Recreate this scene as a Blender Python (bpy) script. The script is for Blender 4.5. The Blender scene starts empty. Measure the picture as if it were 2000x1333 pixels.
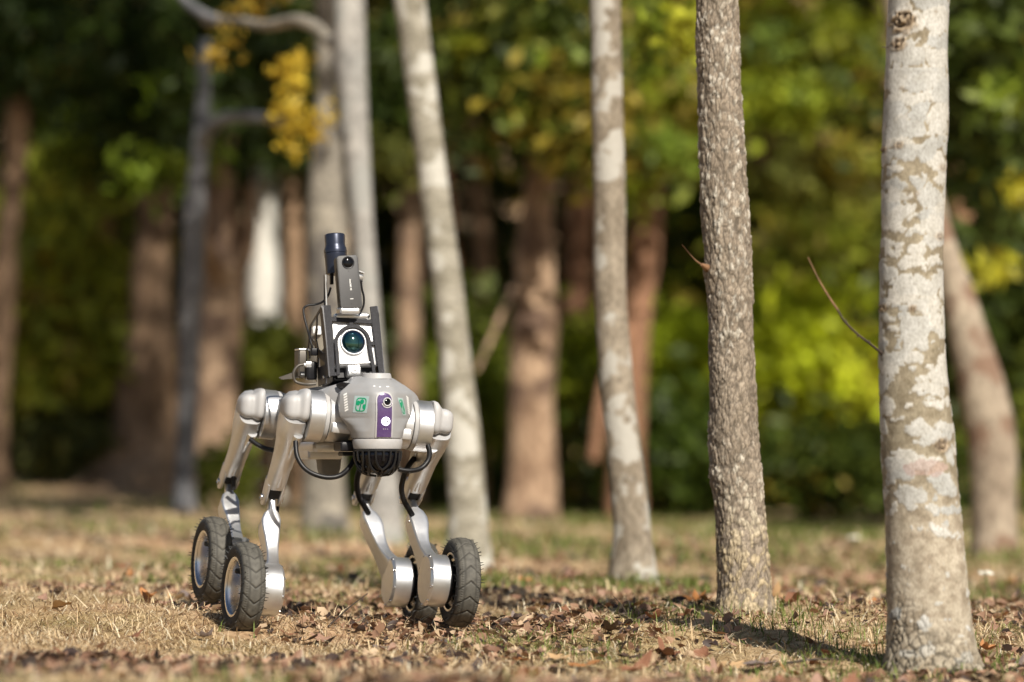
import bpy, math, random
import numpy as np
from mathutils import Vector, Matrix

rad = math.radians
S = bpy.context.scene
COL = S.collection
random.seed(7)
RNG = np.random.default_rng(11)

# ------------------------------------------------------------------ camera, sky, sun, exposure
CAM_Z, TILT, FPX = 0.30, rad(2.016), 7500.0
cam_data = bpy.data.cameras.new("camera")
cam = bpy.data.objects.new("camera", cam_data)
COL.objects.link(cam)
cam.location = (0, 0, CAM_Z)
cam.rotation_euler = (math.pi / 2 + TILT, 0, 0)
cam_data.lens = 135
cam_data.sensor_width = 36
cam_data.clip_start = 0.1
cam_data.clip_end = 600
cam_data.dof.use_dof = True
cam_data.dof.focus_distance = 7.5
cam_data.dof.aperture_fstop = 2.5
cam_data.dof.aperture_blades = 9
S.camera = cam

SUN_AZ, SUN_EL = 24.0, 40.0          # degrees to the right of the line back to the camera, height
sdir = Vector((math.sin(rad(SUN_AZ)) * math.cos(rad(SUN_EL)),
               -math.cos(rad(SUN_AZ)) * math.cos(rad(SUN_EL)), math.sin(rad(SUN_EL))))
W = bpy.data.worlds.new("World")
S.world = W
W.use_nodes = True
wn = W.node_tree
wn.nodes.clear()
wo = wn.nodes.new("ShaderNodeOutputWorld")
bg = wn.nodes.new("ShaderNodeBackground")
sky = wn.nodes.new("ShaderNodeTexSky")
sky.sky_type = 'NISHITA'
sky.sun_disc = False
sky.sun_elevation = rad(SUN_EL)
sky.sun_rotation = math.atan2(sdir.x, sdir.y)
bg.inputs['Strength'].default_value = 0.052
wn.links.new(sky.outputs[0], bg.inputs[0])
wn.links.new(bg.outputs[0], wo.inputs[0])
sl = bpy.data.lights.new("sun", 'SUN')
sl.energy = 5.0
sl.angle = rad(0.5)
sl.color = (1.0, 0.925, 0.82)
so = bpy.data.objects.new("sun", sl)
so.rotation_euler = sdir.to_track_quat('Z', 'Y').to_euler()
so.location = sdir * 50
COL.objects.link(so)
S.view_settings.view_transform = 'Standard'
S.view_settings.look = 'None'
S.view_settings.gamma = 1
S.view_settings.use_curve_mapping = False
S.view_settings.exposure = 0.47
S.render.engine = 'CYCLES'
S.cycles.use_denoising = True
S.cycles.max_bounces = 7
S.cycles.diffuse_bounces = 3
S.cycles.glossy_bounces = 4
S.cycles.transmission_bounces = 4
S.cycles.sample_clamp_indirect = 4.0
S.cycles.caustics_reflective = False
S.cycles.caustics_refractive = False


# ------------------------------------------------------------------ helpers
def ray(px, py):
    u, v = (px - 1000) / FPX, (666.5 - py) / FPX
    return Vector((u, math.cos(TILT) - v * math.sin(TILT), math.sin(TILT) + v * math.cos(TILT)))


CAMP = Vector((0, 0, CAM_Z))


def P(px, py, d):
    r = ray(px, py)
    return CAMP + r * (d / r.y)


def onplane(M, px, py, axis, val):
    """point, in the frame M, where the sight line meets the plane axis = val of that frame"""
    Mi = M.inverted()
    o = Mi @ CAMP
    r = (Mi.to_3x3() @ ray(px, py))
    t = (val - o[axis]) / r[axis]
    return o + r * t


def hash3(ix, iy, iz, seed=0):
    h = (ix.astype(np.int64) * 374761393 + iy.astype(np.int64) * 668265263 + iz.astype(np.int64) * 2147483647 + seed * 1274126177) & 0xFFFFFFFF
    h = ((h ^ (h >> 13)) * 1274126177) & 0xFFFFFFFF
    h = ((h ^ (h >> 16)) * 2246822519) & 0xFFFFFFFF
    return ((h ^ (h >> 15)) & 0xFFFFFF) / float(0xFFFFFF)


def vnoise(x, y, z, seed=0):
    ix, iy, iz = np.floor(x), np.floor(y), np.floor(z)
    fx, fy, fz = x - ix, y - iy, z - iz
    fx, fy, fz = [f * f * (3 - 2 * f) for f in (fx, fy, fz)]
    r = 0
    for a in (0, 1):
        for b in (0, 1):
            for c in (0, 1):
                w = (fx if a else 1 - fx) * (fy if b else 1 - fy) * (fz if c else 1 - fz)
                r = r + w * hash3(ix + a, iy + b, iz + c, seed)
    return r * 2 - 1


def fbm(x, y, z, seed=0, octaves=4):
    r, a = 0, 1.0
    for k in range(octaves):
        r = r + a * vnoise(x * 2 ** k, y * 2 ** k, z * 2 ** k, seed + k)
        a *= 0.5
    return r


def worley(x, y, z, seed=0):
    ix, iy, iz = np.floor(x), np.floor(y), np.floor(z)
    f1 = np.full(x.shape, 9.0)
    f2 = np.full(x.shape, 9.0)
    cid = np.zeros(x.shape)
    for a in (-1, 0, 1):
        for b in (-1, 0, 1):
            for c in (-1, 0, 1):
                jx, jy, jz = ix + a, iy + b, iz + c
                d = np.sqrt((jx + hash3(jx, jy, jz, seed) - x) ** 2 + (jy + hash3(jx, jy, jz, seed + 1) - y) ** 2
                            + (jz + hash3(jx, jy, jz, seed + 2) - z) ** 2)
                h = hash3(jx, jy, jz, seed + 3)
                near = d < f1
                f2 = np.where(near, f1, np.minimum(f2, d))
                cid = np.where(near, h, cid)
                f1 = np.where(near, d, f1)
    return f1, f2, cid


def tag(o, label=None, cat=None, group=None, kind=None):
    if label: o['label'] = label
    if cat: o['category'] = cat
    if group: o['group'] = group
    if kind: o['kind'] = kind
    return o


def link(name, me, parent=None, m=None, smooth=None):
    o = bpy.data.objects.new(name, me)
    COL.objects.link(o)
    if m is not None and me is not None and len(me.materials) == 0:
        me.materials.append(m)
    if parent is not None:
        o.parent = parent
    if smooth is not None:
        me.shade_smooth()
        me.set_sharp_from_angle(angle=rad(smooth))
    return o


def empty(name, loc=(0, 0, 0), parent=None):
    o = bpy.data.objects.new(name, None)
    o.empty_display_size = 0.1
    COL.objects.link(o)
    o.location = loc
    if parent is not None:
        o.parent = parent
    return o


def npmesh(name, verts, loops, sizes, cols=None, smooth=False):
    """fast mesh from numpy: verts (n,3), flat loops, face sizes, optional per-vertex colour (n,3)"""
    me = bpy.data.meshes.new(name)
    me.vertices.add(len(verts))
    me.vertices.foreach_set('co', np.asarray(verts, dtype=np.float32).ravel())
    me.loops.add(len(loops))
    me.loops.foreach_set('vertex_index', np.asarray(loops, dtype=np.int32))
    sizes = np.asarray(sizes, dtype=np.int32)
    me.polygons.add(len(sizes))
    starts = np.concatenate(([0], np.cumsum(sizes)[:-1])).astype(np.int32)
    me.polygons.foreach_set('loop_start', starts)
    me.polygons.foreach_set('loop_total', sizes)
    if smooth:
        me.polygons.foreach_set('use_smooth', np.ones(len(sizes), dtype=bool))
    me.update(calc_edges=True)
    if cols is not None:
        a = me.color_attributes.new('tint', 'FLOAT_COLOR', 'POINT')
        c = np.ones((len(verts), 4), dtype=np.float32)
        c[:, :3] = cols
        a.data.foreach_set('color', c.ravel())
    return me


def gridloops(nr, nc, wrap=False):
    i = np.arange(nr - 1)[:, None]
    jn = nc if wrap else nc - 1
    j = np.arange(jn)[None, :]
    j2 = (j + 1) % nc
    q = np.stack([i * nc + j, i * nc + j2, (i + 1) * nc + j2, (i + 1) * nc + j], -1)
    q = np.broadcast_to(q, (nr - 1, jn, 4)).reshape(-1, 4)
    return q.ravel(), np.full(len(q), 4)


class MB:
    """collects simple shapes in one frame, to become ONE mesh"""
    def __init__(s, M=None):
        s.v, s.f, s.M = [], [], M or Matrix()

    def add(s, vs, fs, M=None):
        b = len(s.v)
        T = s.M @ M if M is not None else s.M
        flip = T.to_3x3().determinant() < 0
        s.v += [T @ Vector(p) for p in vs]
        s.f += [tuple(b + i for i in (reversed(f) if flip else f)) for f in fs]
        return s

    def box(s, c, h, M=None, bev=0.0):
        cx, cy, cz = c
        hx, hy, hz = h
        b = min(bev, hx * .9, hy * .9, hz * .9)
        if b <= 0:
            vs = [(cx + a * hx, cy + d * hy, cz + e * hz) for a in (-1, 1) for d in (-1, 1) for e in (-1, 1)]
            fs = [(0, 1, 3, 2), (4, 6, 7, 5), (0, 4, 5, 1), (2, 3, 7, 6), (0, 2, 6, 4), (1, 5, 7, 3)]
            return s.add(vs, fs, M)
        ring = []
        for a, d in ((1, 1), (-1, 1), (-1, -1), (1, -1)):
            p = [(a * hx, d * (hy - b)), (a * (hx - b), d * hy)]
            ring += p if a * d > 0 else p[::-1]
        def inset(k): return [(x - math.copysign(k, x), y - math.copysign(k, y)) for x, y in ring]
        lv = [(inset(b * .7), -hz), (ring, -hz + b), (ring, hz - b), (inset(b * .7), hz)]
        vs = [(cx + x, cy + y, cz + z) for r, z in lv for x, y in r]
        n = 8
        fs = [(k * n + i, k * n + (i + 1) % n, (k + 1) * n + (i + 1) % n, (k + 1) * n + i) for k in range(3) for i in range(n)]
        fs += [tuple(range(n))[::-1], tuple(3 * n + i for i in range(n))]
        return s.add(vs, fs, M)

    def lathe(s, prof, n=32, M=None, axis='X', cap=True):
        """prof = [(along, radius)...]"""
        vs = []
        for a, r in prof:
            for k in range(n):
                t = 2 * math.pi * k / n
                c, d = r * math.cos(t), r * math.sin(t)
                vs.append({'X': (a, c, d), 'Z': (c, d, a), 'Y': (d, a, c)}[axis])
        m = len(prof)
        fs = [(k * n + i, k * n + (i + 1) % n, (k + 1) * n + (i + 1) % n, (k + 1) * n + i)[::-1 if prof[-1][0] < prof[0][0] else 1]
              for k in range(m - 1) for i in range(n)]
        if cap:
            fs += [tuple(range(n))[::-1], tuple((m - 1) * n + i for i in range(n))]
        return s.add(vs, fs, M)

    def loft(s, rings, M=None, cap=True):
        n = len(rings[0])
        vs = [p for r in rings for p in r]
        m = len(rings)
        fs = [(k * n + i, k * n + (i + 1) % n, (k + 1) * n + (i + 1) % n, (k + 1) * n + i) for k in range(m - 1) for i in range(n)]
        if cap:
            fs += [tuple(range(n))[::-1], tuple((m - 1) * n + i for i in range(n))]
        return s.add(vs, fs, M)

    def tube(s, pts, r, n=10, M=None, cor=0.0, step=0.004, cap=True):
        pts = smoothpath([Vector(p) for p in pts], step)
        rings = []
        up = Vector((0.3, 0.2, 0.9))
        for i, p in enumerate(pts):
            t = (pts[min(i + 1, len(pts) - 1)] - pts[max(i - 1, 0)]).normalized()
            a = up - t * up.dot(t)
            if a.length < 1e-3: a = Vector((1, 0, 0)) - t * t.x
            a.normalize()
            up = a
            b = t.cross(a)
            rr = (r(i / (len(pts) - 1)) if callable(r) else r) * (1 + (cor if i % 2 else -cor))
            rings.append([p + a * (rr * math.cos(2 * math.pi * k / n)) + b * (rr * math.sin(2 * math.pi * k / n)) for k in range(n)])
        return s.loft(rings, M, cap)

    def stroke(s, pts, w, y0, y1, M=None):
        """flat bar of width w following 2-D (x,z) points, between the planes y0 and y1"""
        pts = [Vector((p[0], p[1])) for p in pts]
        L, R = [], []
        for i, p in enumerate(pts):
            a = pts[max(i - 1, 0)]
            b = pts[min(i + 1, len(pts) - 1)]
            d = (b - a).normalized()
            n = Vector((-d.y, d.x))
            ww = w[i] if isinstance(w, (list, tuple)) else w
            L.append(p + n * ww / 2)
            R.append(p - n * ww / 2)
        rings = [[(l.x, y0, l.y), (r.x, y0, r.y), (r.x, y1, r.y), (l.x, y1, l.y)] for l, r in zip(L, R)]
        return s.loft(rings, M)

    def build(s, name, m, parent=None, smooth=35, bevel=0.0, sub=0):
        me = bpy.data.meshes.new(name)
        me.from_pydata([tuple(v) for v in s.v], [], s.f)
        me.update()
        o = link(name, me, parent, m, smooth)
        if bevel:
            b = o.modifiers.new("bevel", 'BEVEL')
            b.width = bevel
            b.segments = 2
            b.limit_method = 'ANGLE'
            b.angle_limit = rad(40)
        if sub:
            q = o.modifiers.new("subsurf", 'SUBSURF')
            q.levels = q.render_levels = sub
        return o


def smoothpath(pts, step):
    if len(pts) < 3:
        a, b = pts[0], pts[-1]
        n = max(2, int((b - a).length / step))
        return [a.lerp(b, i / n) for i in range(n + 1)]
    out = []
    q = [pts[0] * 2 - pts[1]] + pts + [pts[-1] * 2 - pts[-2]]
    for i in range(1, len(q) - 2):
        p0, p1, p2, p3 = q[i - 1:i + 3]
        n = max(2, int((p2 - p1).length / step))
        for k in range(n):
            t = k / n
            out.append(0.5 * ((2 * p1) + (p2 - p0) * t + (2 * p0 - 5 * p1 + 4 * p2 - p3) * t * t + (3 * p1 - p0 - 3 * p2 + p3) * t ** 3))
    out.append(pts[-1])
    return out


def sring(cx, cy, z, hx, hy, n=2.5, N=32):
    """superellipse ring in the x-y plane"""
    r = []
    for k in range(N):
        t = 2 * math.pi * k / N
        c, d = math.cos(t), math.sin(t)
        r.append((cx + hx * math.copysign(abs(c) ** (2 / n), c), cy + hy * math.copysign(abs(d) ** (2 / n), d), z))
    return r


# ------------------------------------------------------------------ materials
def newmat(name):
    m = bpy.data.materials.new(name)
    m.use_nodes = True
    t = m.node_tree
    return m, t, t.nodes, t.links, t.nodes['Principled BSDF']


def simple(name, col, rough=.5, metal=0., var=.08, scale=40., bump=0., bscale=200., coat=0., spec=.5, col2=None, em=None, dirt=0.):
    m, t, N, L, b = newmat(name)
    tc = N.new('ShaderNodeTexCoord')
    nz = N.new('ShaderNodeTexNoise')
    nz.inputs['Scale'].default_value = scale
    nz.inputs['Detail'].default_value = 5
    L.new(tc.outputs['Object'], nz.inputs['Vector'])
    mx = N.new('ShaderNodeMix')
    mx.data_type = 'RGBA'
    c2 = col2 or tuple(min(1, c * (1 + var)) for c in col)
    c1 = tuple(c * (1 - var) for c in col) if not col2 else col
    mx.inputs[6].default_value = (*c1, 1)
    mx.inputs[7].default_value = (*c2, 1)
    rp = N.new('ShaderNodeMapRange')
    rp.inputs[1].default_value = .35
    rp.inputs[2].default_value = .65
    L.new(nz.outputs[0], rp.inputs[0])
    L.new(rp.outputs[0], mx.inputs[0])
    src = mx.outputs[2]
    if dirt:
        nd = N.new('ShaderNodeTexNoise')
        nd.inputs['Scale'].default_value = 14
        nd.inputs['Detail'].default_value = 9
        nd.inputs['Roughness'].default_value = .75
        L.new(tc.outputs['Object'], nd.inputs['Vector'])
        rd_ = N.new('ShaderNodeMapRange')
        rd_.inputs[1].default_value = .50
        rd_.inputs[2].default_value = .72
        rd_.inputs[4].default_value = dirt
        L.new(nd.outputs[0], rd_.inputs[0])
        m2 = N.new('ShaderNodeMix')
        m2.data_type = 'RGBA'
        L.new(rd_.outputs[0], m2.inputs[0])
        L.new(src, m2.inputs[6])
        m2.inputs[7].default_value = (.26, .21, .155, 1)
        src = m2.outputs[2]
    L.new(src, b.inputs['Base Color'])
    rr = N.new('ShaderNodeMapRange')
    rr.inputs[3].default_value = max(.02, rough - .07)
    rr.inputs[4].default_value = min(1, rough + .09)
    L.new(nz.outputs[0], rr.inputs[0])
    L.new(rr.outputs[0], b.inputs['Roughness'])
    b.inputs['Metallic'].default_value = metal
    b.inputs['Coat Weight'].default_value = coat
    b.inputs['Specular IOR Level'].default_value = spec
    if bump:
        n2 = N.new('ShaderNodeTexNoise')
        n2.inputs['Scale'].default_value = bscale
        n2.inputs['Detail'].default_value = 3
        L.new(tc.outputs['Object'], n2.inputs['Vector'])
        bp = N.new('ShaderNodeBump')
        bp.inputs['Strength'].default_value = bump
        bp.inputs['Distance'].default_value = .001
        L.new(n2.outputs[0], bp.inputs['Height'])
        L.new(bp.outputs[0], b.inputs['Normal'])
    if em:
        b.inputs['Emission Color'].default_value = (*em[0], 1)
        b.inputs['Emission Strength'].default_value = em[1]
    return m


def tintmat(name, rough=.7, transl=0.0, spec=.3, var=.15):
    """colour from the 'tint' attribute; optional light through the leaf"""
    m, t, N, L, b = newmat(name)
    at = N.new('ShaderNodeAttribute')
    at.attribute_name = 'tint'
    L.new(at.outputs['Color'], b.inputs['Base Color'])
    b.inputs['Roughness'].default_value = rough
    b.inputs['Specular IOR Level'].default_value = spec
    if transl:
        tr = N.new('ShaderNodeBsdfTranslucent')
        L.new(at.outputs['Color'], tr.inputs['Color'])
        mx = N.new('ShaderNodeMixShader')
        mx.inputs[0].default_value = transl
        L.new(b.outputs[0], mx.inputs[1])
        L.new(tr.outputs[0], mx.inputs[2])
        L.new(mx.outputs[0], N['Material Output'].inputs['Surface'])
    return m


# ------------------------------------------------------------------ ground
ANCH = []


def anchor(px, py, d):
    p = P(px, py, d)
    ANCH.append((p.x, p.y, p.z))


for a in ((470, 1246, 7.40), (897, 1243, 7.50), (408, 1196, 7.80), (822, 1238, 7.88), (640, 1215, 7.6), (200, 1180, 8.1), (150, 1250, 7.2), (1100, 1215, 7.7),
          (1820, 1322, 6.9), (1455, 1196, 8.0), (1235, 1142, 9.9), (910, 1120, 12.0), (735, 1062, 14.), (620, 1040, 16.),
          (360, 1000, 18.), (1040, 1032, 20.), (1940, 1082, 14.), (1250, 1020, 24.), (60, 1012, 19.), (100, 985, 22.), (60, 934, 26.), (200, 926, 26.), (330, 940, 25.5), (420, 958, 25.), (520, 985, 26),
          (700, 985, 30.), (1600, 1000, 26.), (1950, 1010, 26.), (1900, 1180, 10.), (1800, 1060, 17.)):
    anchor(*a)
ANCH += [(-1.2, 5.4, .0), (0, 5.2, -.0), (1.2, 5.2, -.06), (-2, 3, 0), (2, 3, 0), (0, -10, 0), (-12, 8, .05), (12, 8, -.05), (-40, 0, .2), (40, 0, .0), (0, -60, 0),
         (-25, 40, 1.6), (25, 40, 1.), (0, 42, .8), (-50, 60, 5.), (50, 60, 5.), (0, 62, 5.)]
A = np.array(ANCH)


def _k(r2):
    return np.where(r2 > 1e-9, r2 * np.log(np.maximum(r2, 1e-9)), 0)


_n = len(A)
_K = _k((A[:, None, 0] - A[None, :, 0]) ** 2 + (A[:, None, 1] - A[None, :, 1]) ** 2) + np.eye(_n) * 0.02
_P = np.c_[np.ones(_n), A[:, :2]]
_w = np.linalg.solve(np.block([[_K, _P], [_P.T, np.zeros((3, 3))]]), np.r_[A[:, 2], 0, 0, 0])


def ground(x, y, fine=True):
    x = np.atleast_1d(np.asarray(x, float))
    y = np.atleast_1d(np.asarray(y, float))
    z = _w[_n] + _w[_n + 1] * x + _w[_n + 2] * y
    for i in range(_n):
        z = z + _w[i] * _k((x - A[i, 0]) ** 2 + (y - A[i, 1]) ** 2)
    far = np.clip((y - 52) / 70, 0, 1)
    zf = 4 + 34 * far
    k = np.clip((y - 46) / 12, 0, 1)
    side = np.clip((np.abs(x) - 22) / 20, 0, 1)
    k = np.maximum(k, side * 0)
    z = z * (1 - k) + zf * k
    z = np.where((np.abs(x) > 30) & (y < 46), z * np.clip(1 - (np.abs(x) - 30) / 20, 0, 1), z)
    z = np.where(y < 2, z * np.clip(1 + (y - 2) / 8, 0, 1), z)
    if fine:
        dm = np.clip((y - 3) / 2, 0, 1)
        z = z + dm * (.009 * vnoise(x * 5, y * 4, x * 0, 3) + .0075 * vnoise(x * 15, y * 11, x * 0, 4) + .0032 * vnoise(x * 55, y * 45, x * 0, 5))
    return z


def gz(x, y):
    return float(ground(x, y)[0])


ys = np.concatenate([np.linspace(-60, 3, 22), np.linspace(3.4, 5.2, 20), np.arange(5.22, 9.2, .016), np.geomspace(9.22, 26, 170), np.linspace(26.4, 60, 70), np.linspace(61, 170, 30)])
tx = np.linspace(-1, 1, 261)
rows = []
for y in ys:
    half = 0.17 * max(y, 5) + .25
    xs = tx * half * 1.25
    rows.append((xs, np.full_like(xs, y)))
GX = np.array([r[0] for r in rows])
GY = np.array([r[1] for r in rows])
# widen the outer columns so the sheet runs far to both sides
edge = np.clip((np.abs(tx) - .8) / .2, 0, 1)[None, :]
GX = GX + np.sign(tx)[None, :] * edge ** 2 * (100 + 0 * GY)
GZ = ground(GX.ravel(), GY.ravel()).reshape(GX.shape)
lp, sz = gridloops(*GX.shape)
gme = npmesh("ground", np.c_[GX.ravel(), GY.ravel(), GZ.ravel()], lp, sz, smooth=True)

m, t, N, L, b = newmat("dry_soil_and_straw")
geo = N.new('ShaderNodeNewGeometry')
def noise_node(scale, detail=6, rough=.6, vec=None, dist=0):
    n = N.new('ShaderNodeTexNoise')
    n.inputs['Scale'].default_value = scale
    n.inputs['Detail'].default_value = detail
    n.inputs['Roughness'].default_value = rough
    n.inputs['Distortion'].default_value = dist
    L.new(vec or geo.outputs['Position'], n.inputs['Vector'])
    return n
def ramp(src, stops):
    r = N.new('ShaderNodeValToRGB')
    e = r.color_ramp.elements
    while len(e) < len(stops): e.new(.5)
    for k, (p, c) in enumerate(stops):
        e[k].position = p
        e[k].color = (*c, 1)
    L.new(src, r.inputs[0])
    return r
def mix(a, c, f):
    x = N.new('ShaderNodeMix')
    x.data_type = 'RGBA'
    for s, v in ((6, a), (7, c)):
        if isinstance(v, tuple): x.inputs[s].default_value = (*v, 1)
        else: L.new(v, x.inputs[s])
    if isinstance(f, float): x.inputs[0].default_value = f
    else: L.new(f, x.inputs[0])
    return x.outputs[2]
n1 = noise_node(26, 8, .7)
n2 = noise_node(1.3, 4, .6)
n3 = noise_node(.5, 3, .5)
c1 = ramp(n1.outputs[0], [(.3, (.11, .068, .036)), (.44, (.33, .22, .125)), (.56, (.50, .36, .22)), (.70, (.64, .50, .32))])
gr = ramp(n2.outputs[0], [(.46, (0, 0, 0)), (.66, (.75, .75, .75))])
c2 = ramp(n1.outputs[0], [(.3, (.05, .055, .014)), (.5, (.17, .18, .045)), (.7, (.34, .31, .12))])
cc = mix(c1.outputs[0], c2.outputs[0], gr.outputs[0])
rd = ramp(n3.outputs[0], [(.5, (0, 0, 0)), (.66, (1, 1, 1))])
rm = N.new('ShaderNodeMath'); rm.operation = 'MULTIPLY'; rm.inputs[1].default_value = .55
L.new(rd.outputs[0], rm.inputs[0])
cc = mix(cc, (.44, .26, .15), rm.outputs[0])
L.new(cc, b.inputs['Base Color'])
b.inputs['Roughness'].default_value = .95
b.inputs['Specular IOR Level'].default_value = .15
bp = N.new('ShaderNodeBump')
bp.inputs['Strength'].default_value = .8
bp.inputs['Distance'].default_value = .008
L.new(n1.outputs[0], bp.inputs['Height'])
L.new(bp.outputs[0], b.inputs['Normal'])
MAT_SOIL = m
tag(link("ground", gme, m=m), "dry tan park ground with straw, soil and thin grass", kind='structure')


# ------------------------------------------------------------------ trunks
def bark_basic(name, cA, cB, scale=9., zs=.35, bump=.5, dist=.01, patch=None, moss=None):
    global N, L
    m, t, N_, L_, b = newmat(name)
    N, L = N_, L_
    tc = N.new('ShaderNodeTexCoord')
    mp = N.new('ShaderNodeMapping')
    mp.inputs['Scale'].default_value = (1, 1, zs)
    L.new(tc.outputs['Object'], mp.inputs['Vector'])
    n1 = noise_node(scale, 8, .65, mp.outputs[0])
    n2 = noise_node(scale * 6, 6, .7, mp.outputs[0])
    r1 = ramp(n1.outputs[0], [(.36, (0, 0, 0)), (.62, (1, 1, 1))])
    c = mix(cA, cB, r1.outputs[0])
    r2 = ramp(n2.outputs[0], [(.35, tuple(x * .45 for x in cA)), (.55, (1, 1, 1))])
    mm = N.new('ShaderNodeMix'); mm.data_type = 'RGBA'; mm.blend_type = 'MULTIPLY'; mm.inputs[0].default_value = .55
    L.new(c, mm.inputs[6]); L.new(r2.outputs[0], mm.inputs[7])
    c = mm.outputs[2]
    if patch:
        n3 = noise_node(patch[1], 3, .5)
        L.new(tc.outputs['Object'], n3.inputs['Vector'])
        r3 = ramp(n3.outputs[0], [(.52, (0, 0, 0)), (.58, (1, 1, 1))])
        c = mix(c, patch[0], r3.outputs[0])
    L.new(c, b.inputs['Base Color'])
    b.inputs['Roughness'].default_value = .9
    b.inputs['Specular IOR Level'].default_value = .2
    bp = N.new('ShaderNodeBump')
    bp.inputs['Strength'].default_value = bump
    bp.inputs['Distance'].default_value = dist
    L.new(n2.outputs[0], bp.inputs['Height'])
    L.new(bp.outputs[0], b.inputs['Normal'])
    return m


def trunk_mesh(name, edges, d, base_py, top_h=13.0, seg=32, step=.05, flare=.0, disp=None, fine_to=None, lean=None, end_h=None):
    """edges: [(py, left px, right px)...] top to bottom. returns mesh in coordinates relative to the foot, and the foot position"""
    c, r = [], []
    for py, l, rr in edges:
        p = P((l + rr) / 2, py, d)
        c.append((p.x, p.z))
        r.append((rr - l) / 2 / FPX * d)
    z = np.array([q[1] for q in c])
    x = np.array([q[0] for q in c])
    r = np.array(r)
    o = np.argsort(z)
    z, x, r = z[o], x[o], r[o]
    foot = Vector((x[0], d, z[0]))
    slope = (x[-1] - x[-2]) / max(z[-1] - z[-2], .05) if lean is None else lean
    topz = z[-1]
    if end_h is None:
        zt = topz + (top_h - topz)
        zz = np.concatenate([z, [topz + (zt - topz) * .5, zt]])
        xx = np.concatenate([x, [x[-1] + slope * .7 * (zt - topz) * .5, x[-1] + slope * .5 * (zt - topz)]])
        rr2 = np.concatenate([r, [r[-1] * .62, r[-1] * .2]])
    else:
        zz, xx, rr2 = z, x, r
        zt = topz
    zlow = z[0] - .12
    ft = fine_to if fine_to is not None else topz
    zs = np.concatenate([np.arange(zlow, ft, step), np.arange(ft, zt, max(step * 4, .15)), [zt]])
    def sm(v):
        return np.interp(zs, zz, v)
    X, R = sm(xx), sm(rr2)
    if len(X) > 8:   # soften the kinks of the traced outline
        k = max(1, int(.04 / step))
        ker = np.ones(2 * k + 1) / (2 * k + 1)
        R = np.convolve(np.pad(R, k, mode='edge'), ker, 'valid')
        X = np.convolve(np.pad(X, k, mode='edge'), ker, 'valid')
    if flare:
        R = R * (1 + flare * np.exp(-np.maximum(zs - z[0], 0) / (r[0] * 1.0)))
    th = np.linspace(0, 2 * np.pi, seg, endpoint=False)
    TH, ZZ = np.meshgrid(th, zs)
    RR = np.repeat(R[:, None], seg, 1)
    XX = np.repeat(X[:, None], seg, 1)
    cx, cy = np.cos(TH) * RR, np.sin(TH) * RR
    RR = RR * (1 + .05 * vnoise(cx * 9, cy * 9, ZZ * 4, 21) * np.clip(RR / .05, 0, 1))
    cols = None
    if disp is not None:
        dd, cols = disp(cx, cy, ZZ - foot.z, XX - foot.x, TH, RR)
        RR = RR + dd
    V = np.c_[(XX + np.cos(TH) * RR - foot.x).ravel(), (np.sin(TH) * RR).ravel(), (ZZ - foot.z).ravel()]
    lp, szs = gridloops(len(zs), seg, wrap=True)
    lp = np.concatenate([lp, (len(zs) - 1) * seg + np.arange(seg)])
    szs = np.concatenate([szs, [seg]])
    me = npmesh(name, V, lp, szs, cols=None if cols is None else cols.reshape(-1, 3), smooth=True)
    return me, foot
def sstep(a, c, x):
    t = np.clip((x - a) / (c - a), 0, 1)
    return t * t * (3 - 2 * t)


def lerp(a, c, t):
    return np.asarray(a) * (1 - t[..., None]) + np.asarray(c) * t[..., None]


def fine_bark(name, bump=.6, dist=.003, scale=260, zs=.6, rough=.85):
    """the colour sits on the trunk's own vertices (lichen, plates, scars); the nodes add grain"""
    global N, L
    m, t, N, L, b = newmat(name)
    at = N.new('ShaderNodeAttribute')
    at.attribute_name = 'tint'
    tc = N.new('ShaderNodeTexCoord')
    mp = N.new('ShaderNodeMapping')
    mp.inputs['Scale'].default_value = (1, 1, zs)
    L.new(tc.outputs['Object'], mp.inputs['Vector'])
    n1 = noise_node(scale, 6, .7, mp.outputs[0])
    n2 = noise_node(scale * .2, 5, .6, mp.outputs[0])
    r1 = ramp(n1.outputs[0], [(.3, (.62, .60, .57)), (.6, (1.08, 1.08, 1.08))])
    r2 = ramp(n2.outputs[0], [(.3, (.82, .81, .78)), (.65, (1.06, 1.06, 1.06))])
    def mul(a, c):
        q = N.new('ShaderNodeMix'); q.data_type = 'RGBA'; q.blend_type = 'MULTIPLY'; q.inputs[0].default_value = 1
        L.new(a, q.inputs[6]); L.new(c, q.inputs[7])
        return q.outputs[2]
    L.new(mul(mul(at.outputs['Color'], r1.outputs[0]), r2.outputs[0]), b.inputs['Base Color'])
    b.inputs['Roughness'].default_value = rough
    b.inputs['Specular IOR Level'].default_value = .25
    bp = N.new('ShaderNodeBump')
    bp.inputs['Strength'].default_value = bump
    bp.inputs['Distance'].default_value = dist
    L.new(n1.outputs[0], bp.inputs['Height'])
    L.new(bp.outputs[0], b.inputs['Normal'])
    return m


MAT_PALE = fine_bark("pale_lichen_bark", .45, .002)
MAT_FLAKY = fine_bark("flaky_bark", .7, .003, 240, .5)
MAT_TWIG = simple("twig_bark", (.20, .11, .055), .8, var=.3, scale=60)
MAT_TWIGD = simple("dark_twig_bark", (.05, .035, .025), .8, var=.3, scale=60)

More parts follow.
